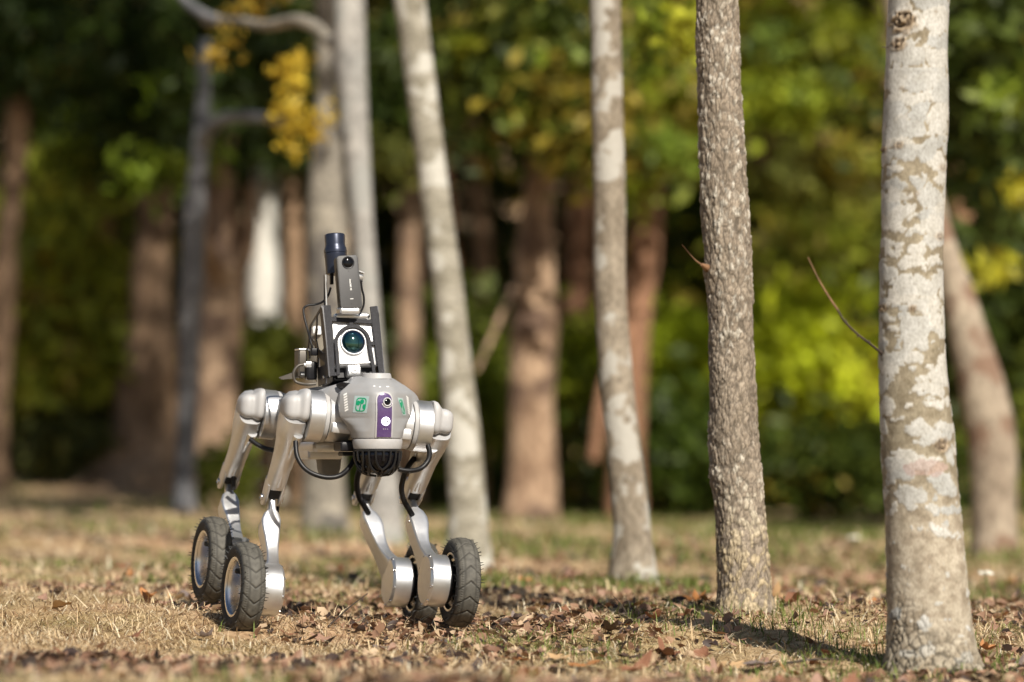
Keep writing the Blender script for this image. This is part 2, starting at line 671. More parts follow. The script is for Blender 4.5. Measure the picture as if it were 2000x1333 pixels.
T1E = [(0, 1738, 1853), (60, 1733, 1852), (150, 1731, 1851), (290, 1722, 1848), (400, 1721, 1846), (500, 1720, 1843), (600, 1718, 1843), (700, 1719, 1846),
       (800, 1722, 1856), (900, 1724, 1864), (1000, 1729, 1875), (1100, 1732, 1885), (1200, 1733, 1895), (1260, 1732, 1904), (1295, 1729, 1911), (1312, 1722, 1920), (1325, 1712, 1932)]
T1D = 6.9
KN1 = [(1762, 48, .021, 1.0), (1752, 92, .013, .9), (1752, 289, .009, .7), (1724, 294, .008, .9), (1776, 606, .008, .8), (1722, 603, .009, 1.0),
       (1832, 872, .014, .8), (1832, 465, .010, .6), (1757, 178, .005, .5), (1822, 30, .004, .5), (1785, 383, .006, .4), (1742, 1215, .006, .5), (1838, 330, .010, .5)]


def disp_t1(cx, cy, z, xc, TH, RR):
    foot = P((T1E[-1][1] + T1E[-1][2]) / 2, T1E[-1][0], T1D)
    qx, qy, qz = cx + .012 * fbm(cx * 30, cy * 30, z * 30, 31), cy + .012 * fbm(cx * 30, cy * 30, z * 30, 41), z + .010 * fbm(cx * 30, cy * 30, z * 34, 51)
    f1, f2, cid = worley(qx * 17, qy * 17, qz * 34, 61)
    g1, g2, gid = worley(qx * 38 + 5, qy * 38, qz * 66, 71)
    big = vnoise(cx * 6, cy * 6, z * 5, 81)
    amt = np.interp(z, [0, .1, .22, .3, .4, .46, .55, .62, .75, .85, .92, 1.0, 1.2, 1.4], [-.7, -.5, -.2, .12, .2, .1, .25, .6, .5, .75, .62, 1.2, 1.3, 1.3])
    a1 = sstep(.0, .05, .20 + .42 * cid + .30 * amt + .10 * big - f1)
    a2 = sstep(.0, .06, .05 + .50 * gid * gid + .22 * amt + .08 * big - g1)
    pale = np.clip(np.maximum(a1 * (cid > .35 - .5 * amt), a2 * (gid > .5 - .3 * amt)), 0, 1)
    mot = fbm(cx * 50, cy * 50, z * 70, 91)
    olive = lerp((.31, .27, .195), (.23, .195, .135), sstep(-.4, .6, mot))
    beige = lerp((.44, .385, .30), (.30, .25, .185), sstep(-.3, .7, mot))
    base = lerp(olive, beige, sstep(.48, .2, z + .06 * big)) if False else olive * (1 - sstep(.48, .2, z + .06 * big))[..., None] + beige * sstep(.48, .2, z + .06 * big)[..., None]
    tone = hash3(np.floor(cid * 97), np.floor(cid * 31), np.floor(cid * 0))
    palec = lerp((.54, .525, .48), (.40, .405, .39), tone)
    pink = (np.hypot((xc + np.cos(TH) * RR + foot.x - P(1802, 915, T1D).x) / .04, (z + foot.z - P(1802, 915, T1D).z) / .014) + .25 * mot < 1) & (np.sin(TH) < 0)
    ringline = sstep(.5, 1., vnoise(cx * 4, cy * 4, z * 150, 95)) * .08
    c = base * (1 - pale)[..., None] + palec * pale[..., None]
    c = c * (1 - ringline)[..., None]
    c[pink] = c[pink] * .4 + np.array((.42, .30, .27)) * .6
    d = .0011 * pale + .0012 * fbm(cx * 20, cy * 20, z * 16, 101) + .0035 * vnoise(cx * 8, cy * 8, z * 7, 105)
    # cracked rough bark at the foot
    h1, h2, hid = worley(cx * 70 + 2 * mot * .2, cy * 70, z * 62, 111)
    e = h2 - h1
    k = sstep(.17, .02, z + .05 * big + .07 * sstep(-.8, .1, np.cos(TH)) - .02)
    crack = (1 - sstep(.02, .16, e)) * k
    c = c * (1 - .78 * crack)[..., None]
    rough_c = lerp((.22, .18, .12), (.42, .38, .30), hid)
    kk = (sstep(.08, .01, z + .03 * big) * .6)[..., None]
    c = c * (1 - kk) + rough_c * (1 - .8 * crack)[..., None] * kk
    d = d - .0035 * crack + .003 * hid * sstep(.10, .0, z)
    # knots and leaf scars
    X = xc + np.cos(TH) * RR
    front = np.sin(TH) < .25
    for (px, py, r, s) in KN1:
        p = P(px, py, T1D)
        dx, dz = X - (p.x - foot.x), z - (p.z - foot.z)
        rr = np.hypot(dx, dz * (1.0 if r > .012 else 1.25)) * (1 + .22 * vnoise(dx * 130, dz * 130, dz * 0, 7))
        kq = np.exp(-(rr / r) ** 4) * front * s
        sw = .5 + .5 * np.sin(rr / r * 9 + 2.5 * vnoise(dx * 160, dz * 160, dz * 0, 17))
        d = d + kq * r * (.28 - .38 * (1 - sw) + .18 * np.exp(-(rr / (r * .35)) ** 2))
        kc = lerp((.07, .05, .035), (.36, .28, .19), sw ** .7)
        w_ = np.clip(kq * 1.3, 0, 1)[..., None]
        c = c * (1 - w_) + kc * w_
    return d, np.clip(c, .01, .7)


def disp_t2(cx, cy, z, xc, TH, RR):
    wob = .006 * fbm(cx * 40, cy * 40, z * 25, 131)
    f1, f2, cid = worley((cx + wob) * 120, (cy + wob) * 120, (z + wob) * 72, 141)
    g1, g2, gid = worley((cx + wob) * 60, (cy + wob) * 60, (z - wob) * 26, 151)
    e, eg = f2 - f1, g2 - g1
    plate = sstep(.03, .22, e)
    big = fbm(cx * 10, cy * 10, z * 5, 161)
    amt = np.interp(z, [0, .15, .35, .5, .8, 1.2], [.42, .48, .36, .24, .42, .34])
    white = sstep(.0, .3, cid - (1 - amt) + .32 * big)
    brown = lerp((.26, .215, .165), (.38, .32, .25), gid)
    pal = lerp((.48, .44, .37), (.60, .56, .48), gid)
    low = sstep(.34, .12, z + .05 * big)[..., None]
    pal = pal * (1 - low) + np.array((.50, .41, .27)) * low
    c = brown * (1 - white)[..., None] + pal * white[..., None]
    crack = np.maximum((1 - plate) * .42, (1 - sstep(.02, .1, eg)) * .6)
    c = c * (1 - crack)[..., None]
    d = .0016 * plate * (.5 + cid) + .0018 * sstep(.02, .2, eg) + .003 * big + .0008 * white
    for zc, am, th0 in ((.71, .006, -2.6), (.28, .005, -2.9), (.66, .004, -.6)):
        d = d + am * np.exp(-((z - zc) / .02) ** 2) * np.exp(-((np.angle(np.exp(1j * (TH - th0)))) / .9) ** 2)
    return d, np.clip(c, .01, .7)


def knobbly(cx, cy, z, xc, TH, RR):
    return RR * .22 * fbm(cx * 4 + 3, cy * 4, z * 2.2, 171, 3), None


def tree(name, label, edges, d, mat_, group=None, cat='tree', **kw):
    me, foot = trunk_mesh("trunk", edges, d, None, **kw)
    root = empty(name, foot)
    tag(root, label, cat, group)
    link("trunk", me, root, mat_)
    return root, foot


tree1, foot1 = tree("pale_tree", "nearest trunk on the right, smooth grey white bark with lichen blotches and a knot",
                    T1E, T1D, MAT_PALE, seg=300, step=.0033, fine_to=P(1700, -40, T1D).z, flare=.0, disp=disp_t1)
tree2, foot2 = tree("flaky_barked_tree", "brown tree trunk covered in small pale flaky bark plates, sharp in focus",
                    [(0, 1362, 1440), (100, 1362, 1443), (200, 1366, 1447), (300, 1368, 1453), (395, 1368, 1461), (420, 1366, 1462), (500, 1376, 1468), (600, 1384, 1468),
                     (700, 1386, 1472), (800, 1389, 1478), (870, 1386, 1480), (900, 1390, 1484), (1000, 1399, 1490), (1100, 1403, 1499), (1170, 1405, 1505), (1188, 1399, 1511), (1200, 1390, 1520)],
                    8.0, MAT_FLAKY, seg=210, step=.0037, fine_to=P(1400, -40, 8.0).z, disp=disp_t2)
MAT_B3 = bark_basic("blotched_grey_bark", (.20, .165, .12), (.35, .30, .23), 16, .6, .6, .008, ((.42, .40, .35), 14))
MAT_B4 = bark_basic("ringed_cream_bark", (.22, .20, .15), (.38, .355, .29), 7, 2.6, .4, .006, ((.47, .455, .40), 12))
MAT_B5 = bark_basic("pale_grey_bark", (.25, .245, .23), (.39, .375, .345), 5, .8, .4, .006, ((.30, .30, .28), 6))
MAT_B6 = bark_basic("weathered_shaded_bark", (.17, .155, .13), (.38, .345, .28), 6, .8, .5, .01, ((.12, .11, .10), 5))
MAT_B8 = bark_basic("pale_tan_bark", (.27, .215, .16), (.44, .37, .28), 6, .6, .5, .01, ((.20, .13, .09), 5))
MAT_BB = bark_basic("shaded_grey_blue_bark", (.12, .125, .135), (.22, .22, .225), 6, .6, .4, .01)  # blue grey tone puts the shade on this trunk into its bark
MAT_TAN = bark_basic("tan_brown_bark", (.20, .125, .08), (.50, .355, .235), 7, .6, .6, .02, ((.13, .085, .06), 3.2))
MAT_RED = bark_basic("reddish_brown_bark", (.18, .095, .055), (.36, .20, .12), 5, .4, .5, .015)
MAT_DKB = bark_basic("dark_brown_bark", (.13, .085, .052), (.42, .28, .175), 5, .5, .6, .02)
MAT_WHITE = bark_basic("whitewashed_bark", (.60, .58, .52), (.72, .70, .64), 5, .7, .3, .01)

NEAR = "slim pale trees standing near the robot"
tree3, foot3 = tree("grey_barked_tree", "slender grey blotched tree trunk that bows left, middle of the picture", [(0, 1152, 1212), (100, 1155, 1214), (200, 1155, 1216), (400, 1160, 1223), (550, 1159, 1222), (700, 1168, 1233),
             (800, 1176, 1243), (950, 1193, 1262), (1050, 1199, 1272), (1110, 1188, 1282), (1145, 1180, 1290)], 9.9, MAT_B3, seg=64, step=.012, fine_to=1.7)
tree4, foot4 = tree("leaning_cream_tree", "cream ringed tree trunk leaning left just behind the robot's tower", [(-20, 765, 828), (100, 784, 843), (200, 796, 856), (300, 811, 868), (400, 823, 881), (550, 842, 904), (700, 856, 920),
             (850, 868, 940), (1000, 878, 950), (1060, 872, 956), (1125, 866, 966)], 12.0, MAT_B4, seg=48, step=.02, fine_to=2.)
tree5, foot5 = tree("tall_grey_tree", "tall straight pale grey trunk right behind the robot's camera mast", [(-20, 648, 712), (150, 655, 716), (300, 672, 722), (450, 688, 730), (600, 698, 742), (760, 705, 756), (900, 712, 772), (1000, 712, 784), (1064, 706, 792)], 14.0, MAT_B5, seg=40, step=.03, fine_to=2.2)
tree6, foot6 = tree("weathered_pale_tree", "pale weathered trunk behind the robot's body, yellow leaves at its top", [(165, 618, 655), (300, 608, 668), (420, 598, 680), (560, 600, 684), (700, 600, 672), (850, 596, 668), (960, 592, 672), (1042, 584, 684)], 16.0, MAT_B6, seg=36, step=.04, fine_to=2.4, top_h=11)
tree7, foot7 = tree("broken_blue_grey_tree", "blue grey shaded trunk with a snapped top left of the robot", [(188, 386, 410), (220, 378, 412), (300, 374, 408), (400, 360, 402), (550, 352, 398), (700, 350, 390), (850, 345, 384), (940, 342, 380), (1004, 336, 384)], 18.0, MAT_BB, seg=30, step=.05, fine_to=2.4, end_h=1)
tree8, foot8 = tree("curved_tan_tree", "curved tan trunk leaning out behind the pale lichen tree", [(380, 1790, 1840), (480, 1812, 1868), (560, 1836, 1900), (640, 1850, 1926), (740, 1870, 1960), (820, 1886, 1980), (900, 1896, 1986), (980, 1900, 1982), (1060, 1898, 1988), (1086, 1892, 1994)], 14.0, MAT_B8, seg=40, step=.03, fine_to=2.4, top_h=12)
tree9, foot9 = tree("sunlit_tan_tree", "thick tan brown trunk standing alone in sunlight between the pale trunks", [(-40, 1050, 1110), (200, 1036, 1096), (330, 1022, 1088), (480, 1006, 1084), (600, 1000, 1084), (720, 996, 1082), (850, 992, 1082), (950, 988, 1086), (1000, 980, 1092), (1034, 972, 1100)], 20.0, MAT_TAN, seg=36, step=.06, fine_to=3, disp=knobbly)
tree10, foot10 = tree("reddish_brown_tree", "reddish brown trunk half hidden behind the slender grey trunk", [(100, 1262, 1320), (340, 1240, 1300), (500, 1228, 1290), (600, 1222, 1272), (750, 1205, 1262), (900, 1190, 1256), (1022, 1176, 1262)], 24.0, MAT_RED, seg=30, step=.08, fine_to=3.4)
tree11, foot11 = tree("broad_brown_tree", "broad brown trunk with spreading roots at the far left", [(300, 268, 336), (450, 262, 344), (560, 248, 332), (680, 250, 350), (760, 236, 344), (830, 228, 356), (890, 205, 366), (925, 160, 378), (955, 100, 396), (985, 40, 420)], 24.0, MAT_DKB, seg=40, step=.08, fine_to=3.4, disp=knobbly)
tree12, foot12 = tree("knobbly_tan_tree", "knobbly tan trunk in patchy sun beside the blue grey trunk", [(430, 392, 460), (540, 380, 470), (640, 384, 466), (760, 376, 462), (860, 372, 458), (960, 366, 470), (1004, 352, 480)], 22.0, MAT_TAN, seg=36, step=.08, fine_to=3., disp=knobbly)
tree13, foot13 = tree("white_trunk_tree", "short bright white trunk catching sun behind the knobbly trunk", [(300, 500, 545), (430, 486, 540), (560, 480, 546), (660, 486, 548), (760, 496, 548), (880, 498, 552), (988, 490, 560)], 28.0, MAT_WHITE, seg=30, step=.08, fine_to=3.6)
tree14, foot14 = tree("red_barked_tree", "dull red barked trunk left of the broad brown trunk", [(300, 150, 226), (450, 140, 226), (600, 122, 214), (760, 116, 212), (900, 110, 212), (986, 100, 222)], 27.0, MAT_RED, seg=30, step=.08, fine_to=3.6, disp=knobbly)
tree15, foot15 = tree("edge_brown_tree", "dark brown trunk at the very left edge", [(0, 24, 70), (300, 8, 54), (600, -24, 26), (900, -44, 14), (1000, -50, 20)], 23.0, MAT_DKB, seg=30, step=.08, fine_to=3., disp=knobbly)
tree16, foot16 = tree("small_tan_tree", "thin tan trunk showing between the cream leaning trunk and the robot tower", [(300, 782, 815), (560, 776, 820), (700, 770, 822), (860, 768, 824), (1000, 762, 830)], 26.0, MAT_TAN, seg=24, step=.1, fine_to=3.4)
tree17, foot17 = tree("thin_dark_tree", "thin dark trunk between the white trunk and the robot's antenna", [(200, 548, 580), (500, 556, 592), (800, 560, 600), (1000, 560, 608)], 25.0, MAT_DKB, seg=24, step=.1, fine_to=3.4)
tree18, foot18 = tree("dark_right_tree", "tree whose green boughs hang in at the right edge, past the pale trunk", [(0, 2050, 2090), (300, 2050, 2092), (700, 2062, 2110), (900, 2070, 2116), (1080, 2075, 2130)], 17.0, MAT_DKB, seg=24, step=.08, fine_to=2.6)
tree19, foot19 = tree("far_bent_tree", "dark leaning trunk in the shade behind the flaky barked tree", [(100, 1560, 1600), (300, 1600, 1650), (450, 1650, 1706), (700, 1690, 1750), (1005, 1700, 1775)], 30.0, MAT_DKB, seg=24, step=.1, fine_to=4)


def limb(root, foot, pts, r, m, name="branch", taper=.7, n=12):
    """pts are (px, py, depth)"""
    w = [P(*p) - foot for p in pts]
    mb = MB().tube(w, lambda t: r * (1 - taper * t), n, step=.03 if r > .01 else .008)
    return mb.build(name, m, root, 60)


limb(tree1, foot1, [(1722, 690, 6.88), (1700, 672, 6.86), (1676, 654, 6.85), (1650, 628, 6.84), (1636, 605, 6.84)], .0024, MAT_TWIGD, "twig", .25, 8)
limb(tree1, foot1, [(1636, 605, 6.84), (1624, 588, 6.84), (1600, 548, 6.84), (1578, 503, 6.84)], .0021, MAT_TWIG, "twig", .6, 8)
limb(tree1, foot1, [(1655, 634, 6.85), (1652, 622, 6.85)], .0015, MAT_TWIGD, "twig", .6, 6)
limb(tree1, foot1, [(1846, 205, 6.9), (1853, 198, 6.9)], .0018, MAT_TWIG, "twig", .6, 6)
limb(tree1, foot1, [(1734, 93, 6.88), (1722, 92, 6.88)], .0015, MAT_TWIGD, "twig", .5, 6)
limb(tree1, foot1, [(1700, 672, 6.86), (1697, 664, 6.86)], .0016, MAT_TWIGD, "twig", .5, 6)
limb(tree1, foot1, [(1676, 654, 6.85), (1674, 660, 6.85)], .0018, MAT_TWIGD, "twig", .5, 6)
limb(tree1, foot1, [(1618, 578, 6.84), (1613, 573, 6.84)], .0018, MAT_TWIG, "twig", .5, 6)
limb(tree1, foot1, [(1728, 694, 6.885), (1717, 686, 6.875)], .006, MAT_PALE if False else MAT_TWIGD, "twig", .6, 10)
limb(tree2, foot2, [(1384, 526, 7.98), (1370, 517, 7.95)], .010, MAT_TWIG, "twig", .7, 10)
limb(tree2, foot2, [(1378, 522, 7.97), (1362, 512, 7.94), (1350, 500, 7.92), (1332, 478, 7.9)], .0024, MAT_TWIG, "twig", .6, 8)
limb(tree5, foot5, [(650, 85, 14.), (620, 55, 14.1), (580, 40, 14.2), (520, 50, 14.4), (460, 40, 14.6), (400, 45, 14.8)], .027, MAT_B6, "branch", .55)
limb(tree5, foot5, [(430, 40, 14.7), (400, 30, 14.8), (360, 0, 15.), (340, -40, 15.2)], .022, MAT_BB, "branch", .3)
limb(tree7, foot7, [(392, 290, 18.), (410, 250, 17.9), (440, 232, 17.8), (490, 228, 17.6), (550, 236, 17.4)], .036, MAT_BB, "branch", .5)
limb(tree9, foot9, [(1002, 560, 19.9), (985, 600, 19.6), (960, 660, 19.4), (930, 725, 19.2)], .018, MAT_TAN, "branch", .4)
limb(tree12, foot12, [(440, 560, 22.), (420, 520, 21.8), (400, 480, 21.6), (390, 420, 21.5)], .07, MAT_TAN, "branch", .4)
limb(tree12, foot12, [(450, 560, 22.), (480, 500, 22.), (490, 440, 22.), (486, 360, 22.)], .05, MAT_DKB, "branch", .4)
limb(tree10, foot10, [(1228, 640, 24.), (1200, 700, 23.8), (1176, 780, 23.6), (1160, 900, 23.5)], .05, MAT_RED, "branch", .3)


# ------------------------------------------------------------------ foliage
def leaf_cloud(name, C, size, cols, rng, jit=.35, fold=.25):
    """each leaf: a folded diamond of two triangles, turned at random"""
    n = len(C)
    a = rng.normal(size=(n, 3)); a /= np.linalg.norm(a, axis=1)[:, None]
    q = rng.normal(size=(n, 3)) * (1, 1, .6); q -= a * (q * a).sum(1)[:, None]; q /= np.linalg.norm(q, axis=1)[:, None]
    nn = np.cross(a, q)
    s = (size * rng.uniform(1 - jit, 1 + jit, n))[:, None]
    V = np.stack([C - a * s, C + q * s * .5 + nn * s * fold, C + a * s, C - q * s * .5 + nn * s * fold], 1).reshape(-1, 3)
    i = np.arange(n)[:, None] * 4
    lp = np.concatenate([i + 0, i + 1, i + 2, i + 0, i + 2, i + 3], 1).ravel()
    return npmesh(name, V, lp, np.full(2 * n, 3), np.repeat(cols, 4, 0))


def pal(rng, n, ca, cb, yel=0.0, ycol=(.30, .24, .03)):
    t = rng.uniform(0, 1, n)[:, None]
    c = np.asarray(ca) * (1 - t) + np.asarray(cb) * t
    k = rng.uniform(0, 1, n) < yel
    c[k] = np.asarray(ycol) * rng.uniform(.7, 1.2, (k.sum(), 1))
    return c


def clumps(rng, k, per, ext, rc, flat=.7, shell=.5):
    d = rng.normal(size=(k, 3)); d /= np.linalg.norm(d, axis=1)[:, None]
    r = rng.uniform(shell, 1, k)[:, None] ** .7
    c = d * r * np.asarray(ext)
    rr = rc * rng.uniform(.6, 1.3, k)
    P_ = np.repeat(c, per, 0) + rng.normal(size=(k * per, 3)) * np.repeat(rr, per)[:, None] * (1, 1, flat) * .55
    cid = np.repeat(np.arange(k), per)
    return P_, cid


LEAF = tintmat("leaf_green", .55, .30, .35)
LEAFY = tintmat("leaf_yellow", .5, .35, .3)

CROWNS = []
for v in range(3):
    r_ = np.random.default_rng(50 + v)
    p_, ci = clumps(r_, 70, 90, (2.3, 2.3, 2.6), .55)
    cc_ = pal(r_, 70, (.030, .055, .010), (.075, .11, .016), .12, (.12, .13, .015))[ci] * r_.uniform(.7, 1.3, (len(ci), 1))
    CROWNS.append(leaf_cloud("crown", p_, .085, cc_, r_))
    CROWNS[-1].materials.append(LEAF)


def crown_on(root, foot, world, scale, v=0, rz=0., sz=None, m=None):
    o = bpy.data.objects.new("crown", CROWNS[v])
    COL.objects.link(o)
    o.parent = root
    o.location = Vector(world) - foot
    o.rotation_euler = (0, 0, rz)
    o.scale = (scale, scale, sz or scale)
    return o


# crowns above the frame; they throw the wood behind into shade
for k, (rt, ft, x, y, z, sc) in enumerate([(tree1, foot1, .5, 7.6, 13.4, .62), (tree2, foot2, .2, 8.9, 13.6, .7), (tree3, foot3, .0, 11.4, 13.2, .8), (tree4, foot4, .15, 13.6, 6.5, .8),
                                            (tree5, foot5, .3, 16.6, 12.3, .9), (tree6, foot6, -1.2, 17.6, 12.8, .9), (tree8, foot8, 2.7, 14.6, 8.8, .55), (tree7, foot7, -2.8, 19.5, 10.5, .8) if False else (tree3, foot3, 1.2, 12.4, 12.0, .7)]):
    crown_on(rt, ft, (x, y, z), sc, k % 3, k * 1.3)
for k, (rt, ft, x, y, z, sc) in enumerate([(tree9, foot9, .3, 21.5, 8.6, 1.1), (tree10, foot10, 1.1, 25, 6.6, 1.2), (tree11, foot11, -2.3, 24.5, 6.2, 1.25), (tree12, foot12, -1.6, 22.5, 6.8, 1.1),
                                            (tree13, foot13, -1.6, 28.5, 6.5, 1.2), (tree14, foot14, -3.4, 27.5, 6.6, 1.25), (tree15, foot15, -3.8, 23., 6.6, 1.2), (tree16, foot16, -.6, 26., 7.4, 1.2),
                                            (tree17, foot17, -1.4, 25., 6.6, 1.0), (tree18, foot18, 5.6, 18.5, 7.8, .8), (tree19, foot19, 2.9, 30.5, 6.6, 1.3)]):
    crown_on(rt, ft, (x, y, z + 2.3), sc, k % 3, k * 1.7)


def bough(root, foot, world, ext, k, per, size, ca, cb, yel=0., ycol=(.3, .24, .03), rc=.25, seed=0, name="foliage", m=None, shell=.2):
    r_ = np.random.default_rng(seed)
    p_, ci = clumps(r_, k, per, ext, rc, .8, shell)
    c_ = pal(r_, k, ca, cb, yel, ycol)[ci] * r_.uniform(.65, 1.35, (len(ci), 1))
    o = link(name, leaf_cloud(name, p_, size, c_, r_), root, m or LEAF)
    o.location = Vector(world) - (foot if root is not None else Vector((0, 0, 0)))
    return o


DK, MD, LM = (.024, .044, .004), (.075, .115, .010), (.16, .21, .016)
# hanging boughs seen in the frame: (tree, foot, px, py, depth, half w px, half h px, clumps, leaves each, leaf size, colours)
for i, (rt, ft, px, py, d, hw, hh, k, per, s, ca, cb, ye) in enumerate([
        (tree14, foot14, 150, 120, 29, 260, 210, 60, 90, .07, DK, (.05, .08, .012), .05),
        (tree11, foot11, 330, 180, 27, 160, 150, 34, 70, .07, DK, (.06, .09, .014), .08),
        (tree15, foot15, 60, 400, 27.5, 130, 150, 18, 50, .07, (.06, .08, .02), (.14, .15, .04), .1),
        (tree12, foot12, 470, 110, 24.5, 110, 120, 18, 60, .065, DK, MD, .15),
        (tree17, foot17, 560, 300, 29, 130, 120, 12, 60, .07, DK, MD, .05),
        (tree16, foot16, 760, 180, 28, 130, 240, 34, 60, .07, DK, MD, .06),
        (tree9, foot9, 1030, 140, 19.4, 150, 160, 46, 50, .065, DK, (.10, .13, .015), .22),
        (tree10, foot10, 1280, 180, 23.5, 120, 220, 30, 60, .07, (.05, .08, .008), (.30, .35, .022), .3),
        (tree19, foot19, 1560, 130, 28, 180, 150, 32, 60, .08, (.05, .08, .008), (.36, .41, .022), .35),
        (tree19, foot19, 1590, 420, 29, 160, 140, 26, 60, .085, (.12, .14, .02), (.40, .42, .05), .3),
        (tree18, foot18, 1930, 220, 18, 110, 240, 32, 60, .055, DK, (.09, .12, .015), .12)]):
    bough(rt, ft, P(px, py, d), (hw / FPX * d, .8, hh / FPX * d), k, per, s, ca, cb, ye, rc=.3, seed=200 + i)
# thin dark curtains of leaves just in front of the upper trunks
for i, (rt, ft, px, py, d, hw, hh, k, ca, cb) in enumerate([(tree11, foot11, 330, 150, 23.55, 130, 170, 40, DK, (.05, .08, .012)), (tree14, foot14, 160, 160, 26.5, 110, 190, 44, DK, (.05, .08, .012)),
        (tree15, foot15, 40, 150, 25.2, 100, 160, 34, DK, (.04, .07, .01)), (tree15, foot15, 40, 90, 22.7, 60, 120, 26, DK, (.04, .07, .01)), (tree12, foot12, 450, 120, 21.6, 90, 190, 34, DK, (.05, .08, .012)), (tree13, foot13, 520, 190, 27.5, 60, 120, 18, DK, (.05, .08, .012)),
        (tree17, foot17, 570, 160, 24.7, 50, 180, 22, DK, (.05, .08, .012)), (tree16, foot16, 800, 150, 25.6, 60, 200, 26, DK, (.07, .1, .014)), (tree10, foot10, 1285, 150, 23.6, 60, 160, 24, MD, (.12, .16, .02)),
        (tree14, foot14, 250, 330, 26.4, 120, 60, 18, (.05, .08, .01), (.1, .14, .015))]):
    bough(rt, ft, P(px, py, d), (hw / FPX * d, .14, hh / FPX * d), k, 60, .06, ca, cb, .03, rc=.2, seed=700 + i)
# lone sprays of leaves at the bough tips, sunlight put into their colour
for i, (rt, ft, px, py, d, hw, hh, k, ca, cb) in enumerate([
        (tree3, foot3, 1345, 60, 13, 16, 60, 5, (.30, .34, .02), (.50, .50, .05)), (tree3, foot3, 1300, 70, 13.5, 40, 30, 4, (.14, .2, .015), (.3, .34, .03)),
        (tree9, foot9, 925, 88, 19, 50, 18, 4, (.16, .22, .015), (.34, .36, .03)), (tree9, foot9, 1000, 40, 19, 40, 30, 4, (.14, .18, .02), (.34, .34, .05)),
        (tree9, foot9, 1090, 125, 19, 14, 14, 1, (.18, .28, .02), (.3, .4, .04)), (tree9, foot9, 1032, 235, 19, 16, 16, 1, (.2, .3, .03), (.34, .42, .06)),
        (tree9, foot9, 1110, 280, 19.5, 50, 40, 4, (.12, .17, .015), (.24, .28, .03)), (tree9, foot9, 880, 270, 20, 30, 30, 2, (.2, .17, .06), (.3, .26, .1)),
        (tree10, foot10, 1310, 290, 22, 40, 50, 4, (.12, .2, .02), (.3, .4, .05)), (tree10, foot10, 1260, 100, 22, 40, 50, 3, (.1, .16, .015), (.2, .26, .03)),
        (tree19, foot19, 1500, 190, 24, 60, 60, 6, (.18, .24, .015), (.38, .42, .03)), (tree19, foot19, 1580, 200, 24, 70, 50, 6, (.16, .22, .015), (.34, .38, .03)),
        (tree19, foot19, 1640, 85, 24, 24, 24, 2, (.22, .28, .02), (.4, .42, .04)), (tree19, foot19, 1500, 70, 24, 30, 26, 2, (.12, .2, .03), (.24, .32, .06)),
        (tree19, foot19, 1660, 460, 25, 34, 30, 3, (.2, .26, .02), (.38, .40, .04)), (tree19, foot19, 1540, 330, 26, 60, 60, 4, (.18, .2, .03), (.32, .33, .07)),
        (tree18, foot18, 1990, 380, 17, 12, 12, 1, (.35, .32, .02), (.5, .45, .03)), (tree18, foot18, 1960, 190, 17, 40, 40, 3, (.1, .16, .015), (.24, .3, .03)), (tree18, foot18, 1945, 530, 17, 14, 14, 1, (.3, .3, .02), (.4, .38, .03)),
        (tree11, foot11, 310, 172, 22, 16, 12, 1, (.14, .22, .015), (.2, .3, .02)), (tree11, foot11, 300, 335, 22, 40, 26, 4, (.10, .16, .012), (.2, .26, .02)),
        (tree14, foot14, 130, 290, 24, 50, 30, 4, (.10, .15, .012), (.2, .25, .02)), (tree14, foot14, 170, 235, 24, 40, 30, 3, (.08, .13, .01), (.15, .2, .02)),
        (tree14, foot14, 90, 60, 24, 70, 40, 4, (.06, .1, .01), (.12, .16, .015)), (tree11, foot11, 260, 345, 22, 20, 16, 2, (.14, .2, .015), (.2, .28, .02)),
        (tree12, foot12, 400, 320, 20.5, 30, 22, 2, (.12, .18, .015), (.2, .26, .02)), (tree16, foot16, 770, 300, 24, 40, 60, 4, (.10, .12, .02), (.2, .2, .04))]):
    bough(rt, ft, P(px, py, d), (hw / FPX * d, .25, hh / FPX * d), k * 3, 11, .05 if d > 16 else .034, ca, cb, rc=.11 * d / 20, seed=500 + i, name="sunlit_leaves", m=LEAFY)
# yellow autumn leaves
YE = ((.46, .31, .02), (.66, .50, .06))
yb = [(568, 135, 15.2, 42, 44, 10), (572, 205, 15.2, 28, 22, 5), (582, 245, 15.2, 36, 20, 5), (602, 268, 15.2, 14, 12, 3), (632, 225, 15.2, 20, 36, 3)]
for i, (px, py, d, hw, hh, k) in enumerate(yb):
    bough(tree6, foot6, P(px, py, d), (hw / FPX * d, .12, hh / FPX * d), k, 9, .026, *YE, rc=.07, seed=300 + i, m=LEAFY, name="yellow_leaves")
for i, (px, py, d, hw, hh, k) in enumerate([(490, 8, 14.6, 44, 16, 6), (440, 98, 14.6, 26, 26, 5)]):
    bough(tree5, foot5, P(px, py, d), (hw / FPX * d, .12, hh / FPX * d), k, 8, .026, (.35, .22, .02), (.5, .36, .05), rc=.07, seed=320 + i, m=LEAFY, name="yellow_leaves")


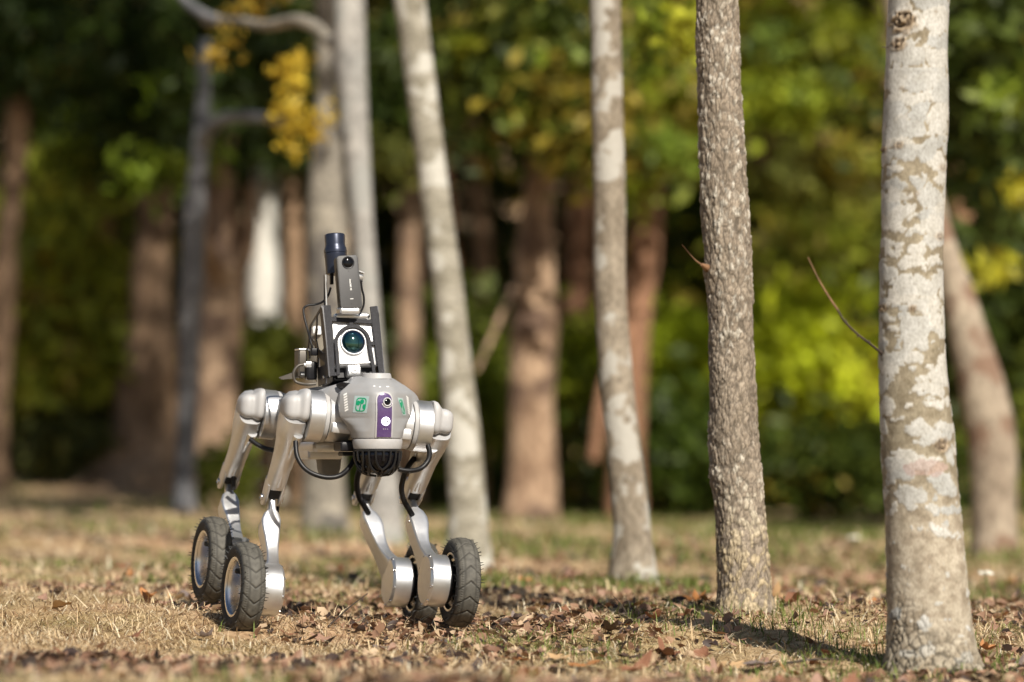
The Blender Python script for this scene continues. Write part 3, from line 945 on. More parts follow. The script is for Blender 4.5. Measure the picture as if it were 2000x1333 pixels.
def shrub(label, px, py, d, hw, hh, k, per, s, ca, cb, ye, seed, dy=.6, name="shrub", rc=.3, group=None):
    c = P(px, py, d)
    g = gz(c.x, c.y)
    root = empty(name, (c.x, c.y, g))
    tag(root, label, "shrub", group)
    mb = MB()
    r_ = random.Random(seed)
    for q in range(5):
        tx_, tz_ = r_.uniform(-.7, .7) * hw / FPX * d, c.z - g + r_.uniform(-.2, .3) * hh / FPX * d
        mb.tube([(r_.uniform(-.1, .1), r_.uniform(-.1, .1), -.05), (tx_ * .5, r_.uniform(-.2, .2), tz_ * .5), (tx_, r_.uniform(-.3, .3), tz_)], lambda t: .022 * (1 - .7 * t), 6, step=.15)
    mb.build("stem", MAT_DKB, root)
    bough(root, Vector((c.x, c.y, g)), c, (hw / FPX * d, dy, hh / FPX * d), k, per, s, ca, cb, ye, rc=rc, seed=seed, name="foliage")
    return root


LIME_SUNLIT = ((.34, .44, .014), (.54, .60, .035))  # leaf colour raised to stand for sun reaching these bushes
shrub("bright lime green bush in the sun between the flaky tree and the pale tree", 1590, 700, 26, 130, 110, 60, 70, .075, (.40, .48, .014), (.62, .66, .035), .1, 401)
shrub("lime green bush in the sun behind the slender grey trunk", 1335, 730, 26.5, 80, 80, 30, 70, .07, *LIME_SUNLIT, .1, 402)
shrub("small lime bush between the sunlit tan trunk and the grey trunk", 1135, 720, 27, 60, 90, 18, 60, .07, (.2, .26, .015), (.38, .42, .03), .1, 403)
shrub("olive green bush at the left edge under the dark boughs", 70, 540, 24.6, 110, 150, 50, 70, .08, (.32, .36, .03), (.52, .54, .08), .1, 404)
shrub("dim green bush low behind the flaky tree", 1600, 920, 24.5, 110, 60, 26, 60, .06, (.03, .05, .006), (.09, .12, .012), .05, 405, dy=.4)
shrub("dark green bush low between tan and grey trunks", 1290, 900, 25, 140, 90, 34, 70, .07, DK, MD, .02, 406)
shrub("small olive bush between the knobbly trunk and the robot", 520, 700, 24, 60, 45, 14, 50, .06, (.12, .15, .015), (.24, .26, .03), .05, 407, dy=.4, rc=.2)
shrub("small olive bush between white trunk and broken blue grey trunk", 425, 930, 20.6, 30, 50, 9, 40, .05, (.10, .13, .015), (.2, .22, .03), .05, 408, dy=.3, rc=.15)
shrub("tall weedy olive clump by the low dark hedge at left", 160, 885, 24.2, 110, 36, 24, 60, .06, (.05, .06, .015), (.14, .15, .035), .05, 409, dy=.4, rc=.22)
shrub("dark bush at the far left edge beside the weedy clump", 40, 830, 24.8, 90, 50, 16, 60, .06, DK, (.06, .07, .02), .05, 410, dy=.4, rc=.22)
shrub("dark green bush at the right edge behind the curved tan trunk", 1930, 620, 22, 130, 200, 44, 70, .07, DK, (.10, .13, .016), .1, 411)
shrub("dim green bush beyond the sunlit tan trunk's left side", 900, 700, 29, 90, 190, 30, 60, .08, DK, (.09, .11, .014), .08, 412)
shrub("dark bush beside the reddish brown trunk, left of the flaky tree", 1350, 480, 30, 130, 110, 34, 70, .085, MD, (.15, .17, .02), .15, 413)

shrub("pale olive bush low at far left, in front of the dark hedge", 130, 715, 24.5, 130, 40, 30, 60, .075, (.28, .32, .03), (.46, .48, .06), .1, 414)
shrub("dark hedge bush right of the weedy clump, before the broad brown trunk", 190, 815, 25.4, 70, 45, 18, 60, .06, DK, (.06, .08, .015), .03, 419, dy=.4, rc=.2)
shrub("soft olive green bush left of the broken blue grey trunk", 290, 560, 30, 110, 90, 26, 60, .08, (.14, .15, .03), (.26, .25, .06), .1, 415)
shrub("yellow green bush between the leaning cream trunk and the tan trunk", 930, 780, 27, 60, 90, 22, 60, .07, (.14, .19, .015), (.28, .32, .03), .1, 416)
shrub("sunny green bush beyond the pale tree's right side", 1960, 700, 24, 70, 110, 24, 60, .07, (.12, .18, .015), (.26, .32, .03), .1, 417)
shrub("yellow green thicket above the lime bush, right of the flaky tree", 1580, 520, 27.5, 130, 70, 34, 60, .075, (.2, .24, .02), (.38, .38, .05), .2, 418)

# the low dark hedge at the left and the far wood: masses nobody could count
r_ = np.random.default_rng(77)
def mass(name, label, n, xr, yr, zr, size, ca, cb, ye, clump=40):
    k = n // clump
    c = np.c_[r_.uniform(*xr, k), r_.uniform(*yr, k), r_.uniform(*zr, k)]
    c[:, 2] += ground(c[:, 0], c[:, 1], False)
    ci = np.repeat(np.arange(k), clump)
    p_ = c[ci] + r_.normal(size=(k * clump, 3)) * .30 * np.array((1, .8, .8))
    p_[:, 2] = np.maximum(p_[:, 2], ground(p_[:, 0], p_[:, 1], False) + .02)
    c_ = pal(r_, k, ca, cb, ye)[ci] * r_.uniform(.6, 1.4, (len(ci), 1))
    o = link(name, leaf_cloud(name, p_, size, c_, r_), None, LEAF)
    tag(o, label, kind='stuff')
    return o
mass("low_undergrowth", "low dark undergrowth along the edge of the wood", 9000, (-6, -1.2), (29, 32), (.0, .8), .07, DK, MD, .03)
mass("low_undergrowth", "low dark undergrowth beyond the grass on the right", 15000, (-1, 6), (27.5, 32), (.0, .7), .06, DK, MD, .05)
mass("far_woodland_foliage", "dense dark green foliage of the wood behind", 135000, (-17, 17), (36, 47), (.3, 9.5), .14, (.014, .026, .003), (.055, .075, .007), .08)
MAT_DKB2 = MAT_DKB
for i, (px, d, w_) in enumerate([(90, 34, .3), (480, 33, .26), (640, 35, .3), (880, 34, .34), (960, 36, .22), (1120, 35, .3), (1420, 34, .28), (1520, 36, .24), (1800, 33, .3), (1880, 35, .3)]):
    b0 = P(px, 800, d)
    g = gz(b0.x, d)
    root = empty("woodland_tree", (b0.x, d, g))
    nm = ["between the red and broad trunks", "behind the white trunk", "behind the weathered pale trunk", "right of the leaning cream trunk", "just left of the sunlit tan trunk",
          "just right of the sunlit tan trunk", "behind the flaky barked tree", "right of the flaky barked tree", "behind the pale lichen tree", "beyond the curved tan trunk"][i]
    tag(root, "dim far woodland tree " + nm, "tree", "far trees at the edge of the wood")
    ln = random.Random(i).uniform(-.5, .5)
    MB().tube([(0, 0, -.1), (ln * .3, 0, 2), (ln, 0, 4.5), (ln * 1.4, .2, 9)], lambda t: w_ / 2 * (1 - .5 * t), 14, step=.4).build("trunk", [MAT_DKB, MAT_RED][i % 2], root, 60)
    crown_on(root, Vector((b0.x, d, g)), (b0.x + ln, d, g + 7.5), 1.25, i % 3, i * .9)
# ------------------------------------------------------------------ the robot
ALU = simple("brushed_aluminium", (.68, .69, .70), .36, .9, .05, 30, .25, 900, dirt=.15)
ALUD = simple("satin_silver_shell", (.66, .665, .67), .40, .7, .05, 30, .15, 900, dirt=.22)
GREY = simple("grey_plastic_shell", (.285, .288, .292), .45, 0, .04, 18, .1, 700, dirt=.30)
CAPG = simple("pale_grey_cap_plastic", (.365, .365, .365), .5, 0, .05, 18, .2, 500, col2=(.41, .405, .40), dirt=.35)
BLK = simple("black_plastic", (.010, .010, .012), .4, 0, .2, 60, spec=.3)
GLOSS = simple("glossy_black_dome", (.003, .003, .005), .05, 0, .1, 30, spec=.35)
DKM = simple("gunmetal_cage", (.016, .016, .017), .33, .3, .1, 60)
PURP = simple("violet_front_strip", (.085, .05, .145), .22, .1, .12, 300, coat=.4)
CABLE = simple("black_corrugated_hose", (.008, .008, .009), .42, 0, .1, 60, spec=.3)
DARKP = simple("black_painted_plate", (.022, .022, .028), .45, 0, .1, 60)
WHT = simple("white_print", (.82, .82, .80), .6, 0, .02)
WPAN = simple("white_silver_panel", (.80, .80, .80), .35, .25, .02)
RIMM = simple("polished_rim", (.70, .69, .68), .27, 1.0, .03, 30)
STEEL = simple("steel_bolt", (.65, .64, .62), .25, 1.0, .05)
BLUEB = simple("dark_blue_antenna_shell", (.030, .036, .058), .32, .5, .08, 50)
CAMB = simple("charcoal_camera_body", (.065, .065, .066), .5, 0, .05, 400, .3, 1500)
BOXB = simple("brown_grey_box", (.085, .075, .062), .45, .3, .1)
STICK = simple("clear_blue_sticker", (.36, .46, .46), .3, 0, .04)
GREEN = simple("green_print", (.0, .30, .14), .45, 0, .05)
GREYPR = simple("grey_print", (.12, .12, .115), .5)
RUB = tintmat("tyre_rubber", .7, 0, .35)
RUBH = simple("black_rubber", (.012, .012, .012), .5)
LEDM = simple("lit_white_lamp", (.8, .8, .9), .3, 0, .02, em=((.80, .80, 1.0), 1.3))
GLASS = simple("dark_glass", (.004, .004, .005), .10, 0, .1, spec=.3)
# speckled powder coat
m, t, N, L, b = newmat("speckled_powder_coat")
tc = N.new('ShaderNodeTexCoord')
ns = noise_node(900, 2, .5, tc.outputs['Object'])
r1 = ramp(ns.outputs[0], [(.42, (.014, .014, .017)), (.62, (.026, .026, .03)), (.74, (.13, .13, .15))])
L.new(r1.outputs[0], b.inputs['Base Color'])
b.inputs['Roughness'].default_value = .6
b.inputs['Specular IOR Level'].default_value = .2
b.inputs['Metallic'].default_value = .0
POWD = m
# blue green coated lens: the coating's tint changes with depth across the dome
m, t, N, L, b = newmat("coated_lidar_glass")
b.inputs['Base Color'].default_value = (.01, .035, .07, 1)
b.inputs['Roughness'].default_value = .05
b.inputs['Metallic'].default_value = .85
b.inputs['Coat Weight'].default_value = 1
b.inputs['Coat Roughness'].default_value = .03
lw = N.new('ShaderNodeLayerWeight')
lw.inputs[0].default_value = .45
r1 = ramp(lw.outputs['Facing'], [(.0, (.02, .09, .07)), (.3, (.008, .06, .10)), (.6, (.008, .03, .13)), (.85, (.035, .015, .10)), (1, (.07, .03, .09))])
L.new(r1.outputs[0], b.inputs['Base Color'])
COAT = m

YAW = rad(16.9)
_c = P(716, 823, 7.5)
B = Matrix.Translation(_c) @ Matrix.Rotation(YAW, 4, 'Z')
ROOTLOC = Vector((_c.x, _c.y + .16, gz(_c.x, _c.y + .16)))
robot = empty("wheeled_robot", ROOTLOC)
tag(robot, "silver four legged robot with wheels for feet and a camera tower on its back", "robot")
R0 = Matrix.Translation(-ROOTLOC)      # world -> robot root
RB = R0 @ B


def zz(py):
    return (823 - py) / 1000.0


def to_child(o, M):
    o.matrix_local = M
    return o


# --- torso
tor = []
for y, hw, zt, zb, n in ((-.055, .050, .079, .02, 3), (-.03, .082, .080, .0, 3), (.0, .108, .076, -.02, 2.6), (.035, .122, .072, -.035, 2.5), (.07, .112, .071, -.042, 2.6),
                         (.12, .088, .074, -.044, 3), (.25, .086, .074, -.044, 3), (.33, .10, .070, -.040, 3), (.40, .098, .064, -.03, 3), (.45, .06, .05, -.02, 2.5)):
    ring = sring(0, (zt + zb) / 2, y, hw, (zt - zb) / 2, n, 36)
    tor.append([(p[0], p[2], p[1]) for p in ring][::-1])
o = MB(RB).loft(tor).build("torso", GREY, robot, 50)
# belly
MB(RB).box((-.035, .19, -.050), (.062, .15, .010), bev=.006).box((-.06, .14, -.062), (.035, .05, .012), bev=.004).build("belly_plate", ALUD, robot)
q = onplane(B, 642, 900, 1, .16)
mb = MB(RB)
mb.loft([sring(q.x, .16, q.z + .026, .024, .03, 5, 24)[::-1], sring(q.x, .16, q.z - .016, .020, .026, 5, 24)[::-1], sring(q.x, .16, q.z - .022, .0185, .024, 5, 24)[::-1], sring(q.x, .16, q.z - .031, .016, .02, 5, 24)[::-1]][::1])
mb.build("belly_sensor", GREYPR, robot)
MB(RB).box((-.035, -.03, -.050), (.032, .03, .009), bev=.003).box((-.03, -.02, -.064), (.028, .02, .004), bev=.002).build("connector_block", BLK, robot)

# --- head
HS = [(737, .034, -.070, .020, 3.0), (741, .041, -.085, .02, 3.0), (748, .049, -.102, .018, 3.0), (758, .059, -.118, .012, 3.0), (769, .0705, -.130, .004, 3.0), (774, .072, -.132, .0, 3.0),
      (790, .0725, -.135, .0, 3.0), (806, .072, -.1355, .0, 3.0), (816, .070, -.135, -.002, 2.9), (826, .062, -.1335, -.012, 2.7), (836, .055, -.132, -.022, 2.5), (846, .0505, -.1305, -.030, 2.3), (857, .0478, -.1295, -.034, 2.1)]


def hsec(z):
    zs_ = [zz(h[0]) for h in HS]
    idx = np.argsort(zs_)
    return [float(np.interp(z, np.array(zs_)[idx], np.array([h[k] for h in HS])[idx])) for k in (1, 2, 3, 4)]


def facet_w(z):
    return float(np.interp(z, [zz(857), zz(845), zz(818), zz(740), zz(737)], [0, .12, 1, 1, .8]))


def facet_front(x, z):
    """flat cheek panels that meet a rounded central ridge"""
    hw, yf, yb, n = hsec(z)
    ax = abs(x)
    ye = float(np.interp(z, [zz(857), zz(818), zz(769), zz(752), zz(737)], [-.083, -.070, -.070, -.070, -.045]))
    xr = min(.021, hw * .5)
    y1 = yf + .0035
    if ax < xr:
        return yf + .0035 * (ax / xr) ** 2
    u = (ax - xr) / max(hw - xr, 1e-4)
    return y1 + (ye - y1) * (u + .14 * (u * u - u))


def head_y(x, z):
    hw, yf, yb, n = hsec(z)
    cy, hd = (yf + yb) / 2, (yb - yf) / 2
    se = cy - hd * max(0, 1 - min(1, abs(x) / hw) ** n) ** (1 / n)
    w_ = facet_w(z)
    return se * (1 - w_) + facet_front(min(abs(x), hw), z) * w_


rings = []
for z in np.linspace(zz(857), zz(737), 60):
    hw, yf, yb, n = hsec(z)
    r_ = []
    for k in range(37):
        x = hw * math.sin(math.pi * (k / 36 - .5))
        r_.append((x, head_y(x, z), z))
    ys_ = r_[-1][1]
    for k in range(1, 24):
        t_ = math.pi * k / 24
        xq_ = hw * .97 * (1 if k < 1 else math.copysign(abs(math.cos(t_)) ** .5, math.cos(t_)))
        r_.append((xq_, ys_ + (yb - ys_) * math.sin(t_) ** .6, z))
    rings.append(r_)
head = MB(RB).loft(rings).build("head_shell", GREY, robot, 34)
# chin ring
cyc = -.083
MC = RB @ Matrix.Translation((0, cyc, 0))
MB(MC).lathe([(zz(858), .0440), (zz(859), .0475), (zz(863), .0485), (zz(874), .0470), (zz(878), .0455), (zz(878.5), .043)][::-1], 56, axis='Z').build("chin_ring", CAPG, robot)
# top collar
MB(RB).lathe([(zz(742), .030), (zz(732), .0275), (zz(731), .025)], 40, Matrix.Translation((.004, -.060, 0)), 'Z').build("top_collar", CAPG, robot)


def patch(name, pts, off, thick, m, parent, nu=10, nv=24, fn=head_y):
    """patch that follows the head: pts = function (u,v in 0..1) -> (x, z)"""
    V, F = [], []
    for j in range(nv + 1):
        for i in range(nu + 1):
            x, z = pts(i / nu, j / nv)
            V.append((x, fn(x, z) - off, z))
    k = len(V)
    V += [(p[0], p[1] + off + thick, p[2]) for p in V]
    w = nu + 1
    for j in range(nv):
        for i in range(nu):
            a = j * w + i
            F.append((a, a + 1, a + w + 1, a + w))
    rim = [i for i in range(w)] + [j * w + nu for j in range(1, nv + 1)] + [nv * w + i for i in range(nu - 1, -1, -1)] + [j * w for j in range(nv - 1, 0, -1)]
    for a, c in zip(rim, rim[1:] + rim[:1]):
        F.append((a, k + a, k + c, c))
    return MB(RB).add(V, F).build(name, m, parent, 60)


def hx(px, py):       # pixel -> head surface
    y = -.12
    for _ in range(6):
        p = onplane(B, px, py, 1, y)
        y = head_y(p.x, p.z)
    return p.x, p.z


zt_, zb_ = zz(770), zz(856.5)
def strip(half, z0, z1):
    def f(u, v):
        z = z0 + (z1 - z0) * v
        w = half
        top = z1 - half
        if z > top: w = math.sqrt(max(0, half ** 2 - (z - top) ** 2))
        return ((u * 2 - 1) * w, z)
    return f
patch("strip_frame", strip(.0172, zb_, zt_ + .003), .0022, .004, CAPG, robot, 8, 40)
strp = patch("front_strip", strip(.0145, zb_ + .001, zt_), .0030, .003, PURP, robot, 8, 40)


def on_head(px, py, off=0.):
    x, z = hx(px, py)
    e = .004
    n = Vector((-(head_y(x + e, z) - head_y(x - e, z)) / (2 * e), 1, -(head_y(x, z + e) - head_y(x, z - e)) / (2 * e))).normalized()  # pointing inwards
    f = -n
    right = Vector((0, 0, 1)).cross(n) * -1
    right = n.cross(Vector((0, 0, 1))).normalized()
    upv = right.cross(n).normalized()
    M = Matrix((right, n, upv)).transposed().to_4x4()
    M.translation = Vector((x, head_y(x, z), z)) + f * off
    return M


Ml = on_head(755, 786, .003)
MB(RB @ Ml).lathe([(0.002, .0088), (-.002, .0088), (-.0032, .0078), (-.0032, .0070), (-.001, .0062)][::-1], 32, axis='Y').build("lens_ring", ALUD, strp)
MB(RB @ Ml).lathe([(0.001, .0062), (-.0014, .0062), (-.0022, .0045), (-.0026, .002), (-.0027, .0003)][::-1], 28, axis='Y').build("camera_lens", GLASS, strp)
mbd = MB(RB @ Ml)
for k in range(17):
    a = rad(200 + 140 * k / 16)
    mbd.box((.0110 * math.cos(a), -.0006, .0110 * math.sin(a)), (.00045, .0004, .0007), None)
tag(mbd.build("ring_dots", WHT, strp), kind='stuff')
Ml2 = on_head(752.5, 823, .003)
MB(RB @ Ml2).lathe([(0.002, .0086), (-.0012, .0086), (-.0024, .0074), (-.0026, .004), (-.0027, .0003)][::-1], 32, axis='Y').build("head_lamp", LEDM, strp)
MB(RB @ Ml2).lathe([(-.0026, .0020), (-.0034, .0018), (-.0036, .0003)][::-1], 16, Matrix.Translation((.0022, 0, .0005)), 'Y').build("lamp_lens", GREYPR, strp)
for px in (748, 752, 756):
    MB(RB @ on_head(px, 838, .003)).box((0, 0, 0), (.0005, .0005, .0005)).build("dot", WHT, strp)


def flat_shape(polys, M, name, m, parent, y0=0.0, y1=-.0006):
    mb = MB(M)
    for p in polys:
        n = len(p)
        V = [(a, y0, c) for a, c in p] + [(a, y1, c) for a, c in p]
        F = [tuple(range(n, 2 * n)), tuple(range(n))[::-1]] + [(i, (i + 1) % n, n + (i + 1) % n, n + i) for i in range(n)]
        mb.add(V, F)
    me = mb.build(name, m, parent, 30)
    import bmesh
    bm = bmesh.new(); bm.from_mesh(me.data); bmesh.ops.recalc_face_normals(bm, faces=bm.faces); bm.to_mesh(me.data); bm.free()
    return me


def headpoly(name, polys, off, thick, m, parent):
    """polygons given in photo pixels, laid on the head's surface"""
    mb = MB(RB)
    for p in polys:
        n = len(p)
        V = []
        for a, c in p:
            x, z = hx(a, c)
            V.append((x, head_y(x, z) - off, z))
        V += [(x, y + thick, z) for x, y, z in V]
        F = [tuple(range(n)), tuple(range(n, 2 * n))[::-1]] + [(i, (i + 1) % n, n + (i + 1) % n, n + i) for i in range(n)]
        mb.add(V, F)
    o = mb.build(name, m, parent, 30)
    import bmesh
    bm = bmesh.new(); bm.from_mesh(o.data); bmesh.ops.recalc_face_normals(bm, faces=bm.faces); bm.to_mesh(o.data); bm.free()
    return o


# white hatch marks
for k in range(7):
    y0 = 768 + k * 5.1
    xl = 670.5 + k * .45
    headpoly("hatch_mark", [[(xl, y0 + 2.6), (xl + 6.8, y0 - .8), (xl + 7, y0 + 2.6), (xl + .2, y0 + 6.2)]], .0007, .0012, WHT, head)
for k in range(8):
    y0 = 773 + k * 4.5
    xl = 793.2 + k * .5
    headpoly("hatch_mark", [[(xl, y0), (xl + 4.4, y0 + 4.2), (xl + 4.6, y0 + 7), (xl + .2, y0 + 2.8)]], .0007, .0012, WHT, head)
# the green tree emblem stickers
def ell(cx, cy, rx, ry, n=18, rot=0.):
    return [(cx + rx * math.cos(t) * math.cos(rot) - ry * math.sin(t) * math.sin(rot), cy + rx * math.cos(t) * math.sin(rot) + ry * math.sin(t) * math.cos(rot)) for t in [2 * math.pi * k / n for k in range(n)]]
def ringpoly(pts, w):
    out = []
    n = len(pts)
    cx = sum(p[0] for p in pts) / n; cy = sum(p[1] for p in pts) / n
    for i in range(n):
        a, c = pts[i], pts[(i + 1) % n]
        sh = lambda p: (cx + (p[0] - cx) * w, cy + (p[1] - cy) * (1 - (1 - w) * .75))
        out.append([a, c, sh(c), sh(a)])
    return out
def emblem(mapf):
    def rr(x0, y0, x1, y1, r):
        p = []
        for cx, cy, a0 in ((x1 - r, y0 + r, -90), (x1 - r, y1 - r, 0), (x0 + r, y1 - r, 90), (x0 + r, y0 + r, 180)):
            p += [(cx + r * math.cos(rad(a0 + k * 30)), cy + r * math.sin(rad(a0 + k * 30))) for k in range(4)]
        return p
    fr = ringpoly(rr(.14, .10, .86, .92, .20), .82)
    parts = fr + [ell(.31, .42, .12, .15, 14), ell(.56, .33, .14, .14, 14), [(.46, .4), (.53, .4), (.50, .86), (.42, .86)], ell(.73, .63, .10, .15, 14)]
    return [[mapf(u, v) for u, v in p] for p in parts]
def quadmap(a, b_, c, d):
    def f(u, v):
        x = (a[0] * (1 - u) + b_[0] * u) * (1 - v) + (d[0] * (1 - u) + c[0] * u) * v
        y = (a[1] * (1 - u) + b_[1] * u) * (1 - v) + (d[1] * (1 - u) + c[1] * u) * v
        return (x, y)
    return f
for qd in (((692.5, 773.5), (721, 774.5), (716, 807), (688.5, 806)), ((776, 777), (786.5, 778), (793.5, 811), (786.5, 812))):
    f = quadmap(*qd)
    s_ = headpoly("sticker", [[f(u0 / 5, v0 / 5), f((u0 + 1) / 5, v0 / 5), f((u0 + 1) / 5, (v0 + 1) / 5), f(u0 / 5, (v0 + 1) / 5)] for u0 in range(5) for v0 in range(5)], .0008, .0010, STICK, head)
    headpoly("emblem", emblem(f), .0016, .0012, GREEN, s_)
for a in ((731, 754.5, 2.2), (742, 756, 2.0), (757, 755.5, 3.0)):
    headpoly("small_mark", [ell(a[0], a[1], a[2], 1.1, 8)], .0008, .0012, WHT, head)
# dark recesses either side of the crown
for sgn in (-1,):
    MB(RB).loft([[(sgn * .052 + .020 * math.cos(t) , -.052 - .012 * math.cos(t) , .063 + .0075 * math.sin(t) - .006 * math.cos(t) * -sgn) for t in [2 * math.pi * k / 20 for k in range(20)]],
                 [(sgn * .052 + .018 * math.cos(t) , -.070 - .016 * math.cos(t), .066 + .006 * math.sin(t) - .006 * math.cos(t) * -sgn) for t in [2 * math.pi * k / 20 for k in range(20)]]]).build("side_recess", BLK, robot, 50)

# --- chin dome with cage
Zt, Zb = zz(877), zz(931)
HH = Zt - Zb
def prof(v): # 0 top .. 1 bottom -> (z, r)
    a = v * math.pi / 2
    return Zt - .006 - (HH - .006) * math.sin(a) ** 1.0 * (1.0), .0445 * max(0.02, math.cos(a)) ** .75
pr = [(Zt + .001, .041), (Zt - .006, .0415)] + [(Zt - .006 - (HH - .012) * math.sin(a), .0438 * max(.01, math.cos(a)) ** .62) for a in [math.pi / 2 * k / 14 for k in range(1, 15)]]
dome = MB(MC).lathe(pr[::-1], 48, axis='Z').build("scanner_dome", GLOSS, robot, 50)
cage = MB(MC).lathe([(Zt + .0005, .0440), (Zt - .001, .0462), (Zt - .0055, .0462), (Zt - .0065, .0440)][::-1], 48, axis='Z').build("cage_ring", DKM, robot)


def strut(p):        # p: list of (phi deg from the front, v)
    pts = []
    for ph, v in p:
        a = v * math.pi / 2
        r = .0458 * max(.02, math.cos(a)) ** .62
        z = Zt - .005 - (HH - .006) * math.sin(a)
        pts.append((r * math.sin(rad(ph)), -r * math.cos(rad(ph)), z))
    mb = MB(MC)
    mb.tube(pts, .0023, 8, step=.003)
    return mb.build("cage_strut", DKM, cage, 60)
for c0 in (0, 72, -72, 144, -144):
    for sg in (-1, 1):
        strut([(c0 + sg * 19, 0), (c0 + sg * 18, .25), (c0 + sg * 12, .42), (c0, .55)])
        strut([(c0 + sg * 36, .32), (c0 + sg * 33, .46), (c0 + sg * 23, .64), (c0 + sg * 8, .78), (c0, .84)])
    strut([(c0 + 36, 0), (c0 + 36, .18), (c0 + 36, .34)])
    strut([(c0, 0), (c0, .12), (c0, .26)])
    strut([(c0, .55), (c0, .76), (c0, .985)])

# --- legs
ROLL = rad(5.0)


def inv_frame(M, px, py, yl):
    return onplane(M, px, py, 1, yl)


TYRE_R, TYRE_W = .0885, .0235


TPROF = [(.0, .0885), (.004, .0885), (.008, .0881), (.012, .0875), (.016, .0860), (.0195, .0836), (.0220, .0800), (.0236, .0755), (.0242, .0705), (.0238, .0655), (.0225, .0610), (.0208, .0580), (.0190, .0560), (.0165, .0545)]


def tyre_mesh():
    na, half = 560, 26
    q_ = np.array(TPROF)
    dd_ = np.r_[0, np.cumsum(np.hypot(*np.diff(q_, axis=0).T))]
    tt = np.linspace(0, dd_[-1], half)
    w1, r1_ = np.interp(tt, dd_, q_[:, 0]), np.interp(tt, dd_, q_[:, 1])
    w = np.r_[-w1[::-1], w1[1:]]
    r = np.r_[r1_[::-1], r1_[1:]]
    dst = np.r_[tt[::-1], tt[1:]]          # distance from the crown line
    nx = len(w)
    th = np.linspace(0, 2 * np.pi, na, endpoint=False)
    TH, Wd = np.meshgrid(th, w, indexing='ij')
    Rr = np.repeat(r[None, :], na, 0)
    D_ = np.repeat(dst[None, :], na, 0)
    s = TH * TYRE_R
    pitch = 2 * np.pi * TYRE_R / 18
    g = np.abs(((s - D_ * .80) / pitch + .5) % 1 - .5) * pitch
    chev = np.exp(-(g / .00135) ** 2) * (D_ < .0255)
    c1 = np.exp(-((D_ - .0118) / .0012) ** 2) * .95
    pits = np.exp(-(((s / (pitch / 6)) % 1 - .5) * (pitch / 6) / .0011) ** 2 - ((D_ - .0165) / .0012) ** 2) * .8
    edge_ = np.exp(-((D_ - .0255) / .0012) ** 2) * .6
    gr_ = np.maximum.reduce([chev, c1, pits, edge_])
    Rr = Rr - .0028 * gr_
    V = np.stack([Wd, Rr * np.cos(TH), Rr * np.sin(TH)], -1).reshape(-1, 3)
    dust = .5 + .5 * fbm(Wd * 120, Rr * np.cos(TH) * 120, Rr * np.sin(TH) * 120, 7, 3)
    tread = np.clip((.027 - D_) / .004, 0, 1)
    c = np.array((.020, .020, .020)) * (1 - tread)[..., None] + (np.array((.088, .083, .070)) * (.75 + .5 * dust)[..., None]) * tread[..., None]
    c = c * (1 - .80 * gr_)[..., None]  # groove colour darkened for the shade and dirt inside them
    lp, sz_ = gridloops(na + 1, nx)
    lp = lp % (na * nx)
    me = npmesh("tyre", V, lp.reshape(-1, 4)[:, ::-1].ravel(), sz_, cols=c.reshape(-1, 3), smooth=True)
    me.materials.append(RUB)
    return me


def hair_mesh():
    mb = MB()
    rg = random.Random(5)
    for side in (-1, 1):
        for k in range(64):
            a = 2 * math.pi * (k + rg.uniform(-.3, .3)) / 58
            x, r = rg.choice(TPROF[5:10])
            x *= side
            p0 = Vector((x * .98, r * math.cos(a), r * math.sin(a)))
            out = Vector((side * 1.0, .55 * math.cos(a) + rg.uniform(-.3, .3), .55 * math.sin(a) + rg.uniform(-.3, .3))).normalized()
            ln = rg.uniform(.004, .009)
            u = out.orthogonal().normalized() * .00105
            v = out.cross(u).normalized() * .00105
            mb.add([p0 + u, p0 - u * .5 + v * .87, p0 - u * .5 - v * .87, p0 + out * ln + u * .5, p0 + out * ln - u * .25 + v * .43, p0 + out * ln - u * .25 - v * .43],
                   [(0, 1, 4, 3), (1, 2, 5, 4), (2, 0, 3, 5), (3, 4, 5)])
    for k in range(150):  # a few on the tread as well
        a = rg.uniform(0, 2 * math.pi)
        x, r = rg.choice(TPROF[0:6])
        x *= rg.choice((-1, 1))
        p0 = Vector((x, r * math.cos(a), r * math.sin(a)))
        out = p0.copy(); out.x *= .4; out.normalize()
        u = out.orthogonal().normalized() * .0004
        v = out.cross(u).normalized() * .0004
        ln = rg.uniform(.0012, .0035)
        mb.add([p0 + u, p0 - u * .5 + v * .87, p0 - u * .5 - v * .87, p0 + out * ln], [(0, 1, 3), (1, 2, 3), (2, 0, 3)])
    me = bpy.data.meshes.new("rubber_hairs")
    me.from_pydata([tuple(v) for v in mb.v], [], mb.f)
    me.materials.append(RUBH)
    return me


def mb_mesh(mb, name, m, smooth=35):
    me = bpy.data.meshes.new(name)
    me.from_pydata([tuple(v) for v in mb.v], [], mb.f)
    me.materials.append(m)
    me.shade_smooth()
    me.set_sharp_from_angle(angle=rad(smooth))
    return me


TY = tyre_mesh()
HA = hair_mesh()
RIM = mb_mesh(MB().lathe([(-.0175, .0002), (-.0175, .014), (-.0165, .040), (-.0150, .0470), (-.0115, .0492), (.001, .0503), (.010, .0515), (.0165, .0530), (.0185, .0545), (.0200, .0575), (.0212, .0585), (.0215, .0575), (.0205, .0540), (.0180, .0520)][::-1], 64, cap=False)
              .lathe([(-.0205, .0540), (-.0215, .0575), (-.0212, .0585), (-.0165, .0590), (.0165, .0590)], 56, cap=False), "rim", RIMM)
VAL = mb_mesh(MB().lathe([(.006, .0042), (.019, .0040), (.020, .0034), (.021, .0028)], 14, Matrix.Translation((-.012, 0, .033)) @ Matrix.Scale(1.3, 4)), "valve", RUBH)
BOLT = mb_mesh(MB().lathe([(0, .0032), (.0014, .0031), (.0019, .0024), (.0013, .0014), (.0013, .0004)], 12), "bolt", STEEL)


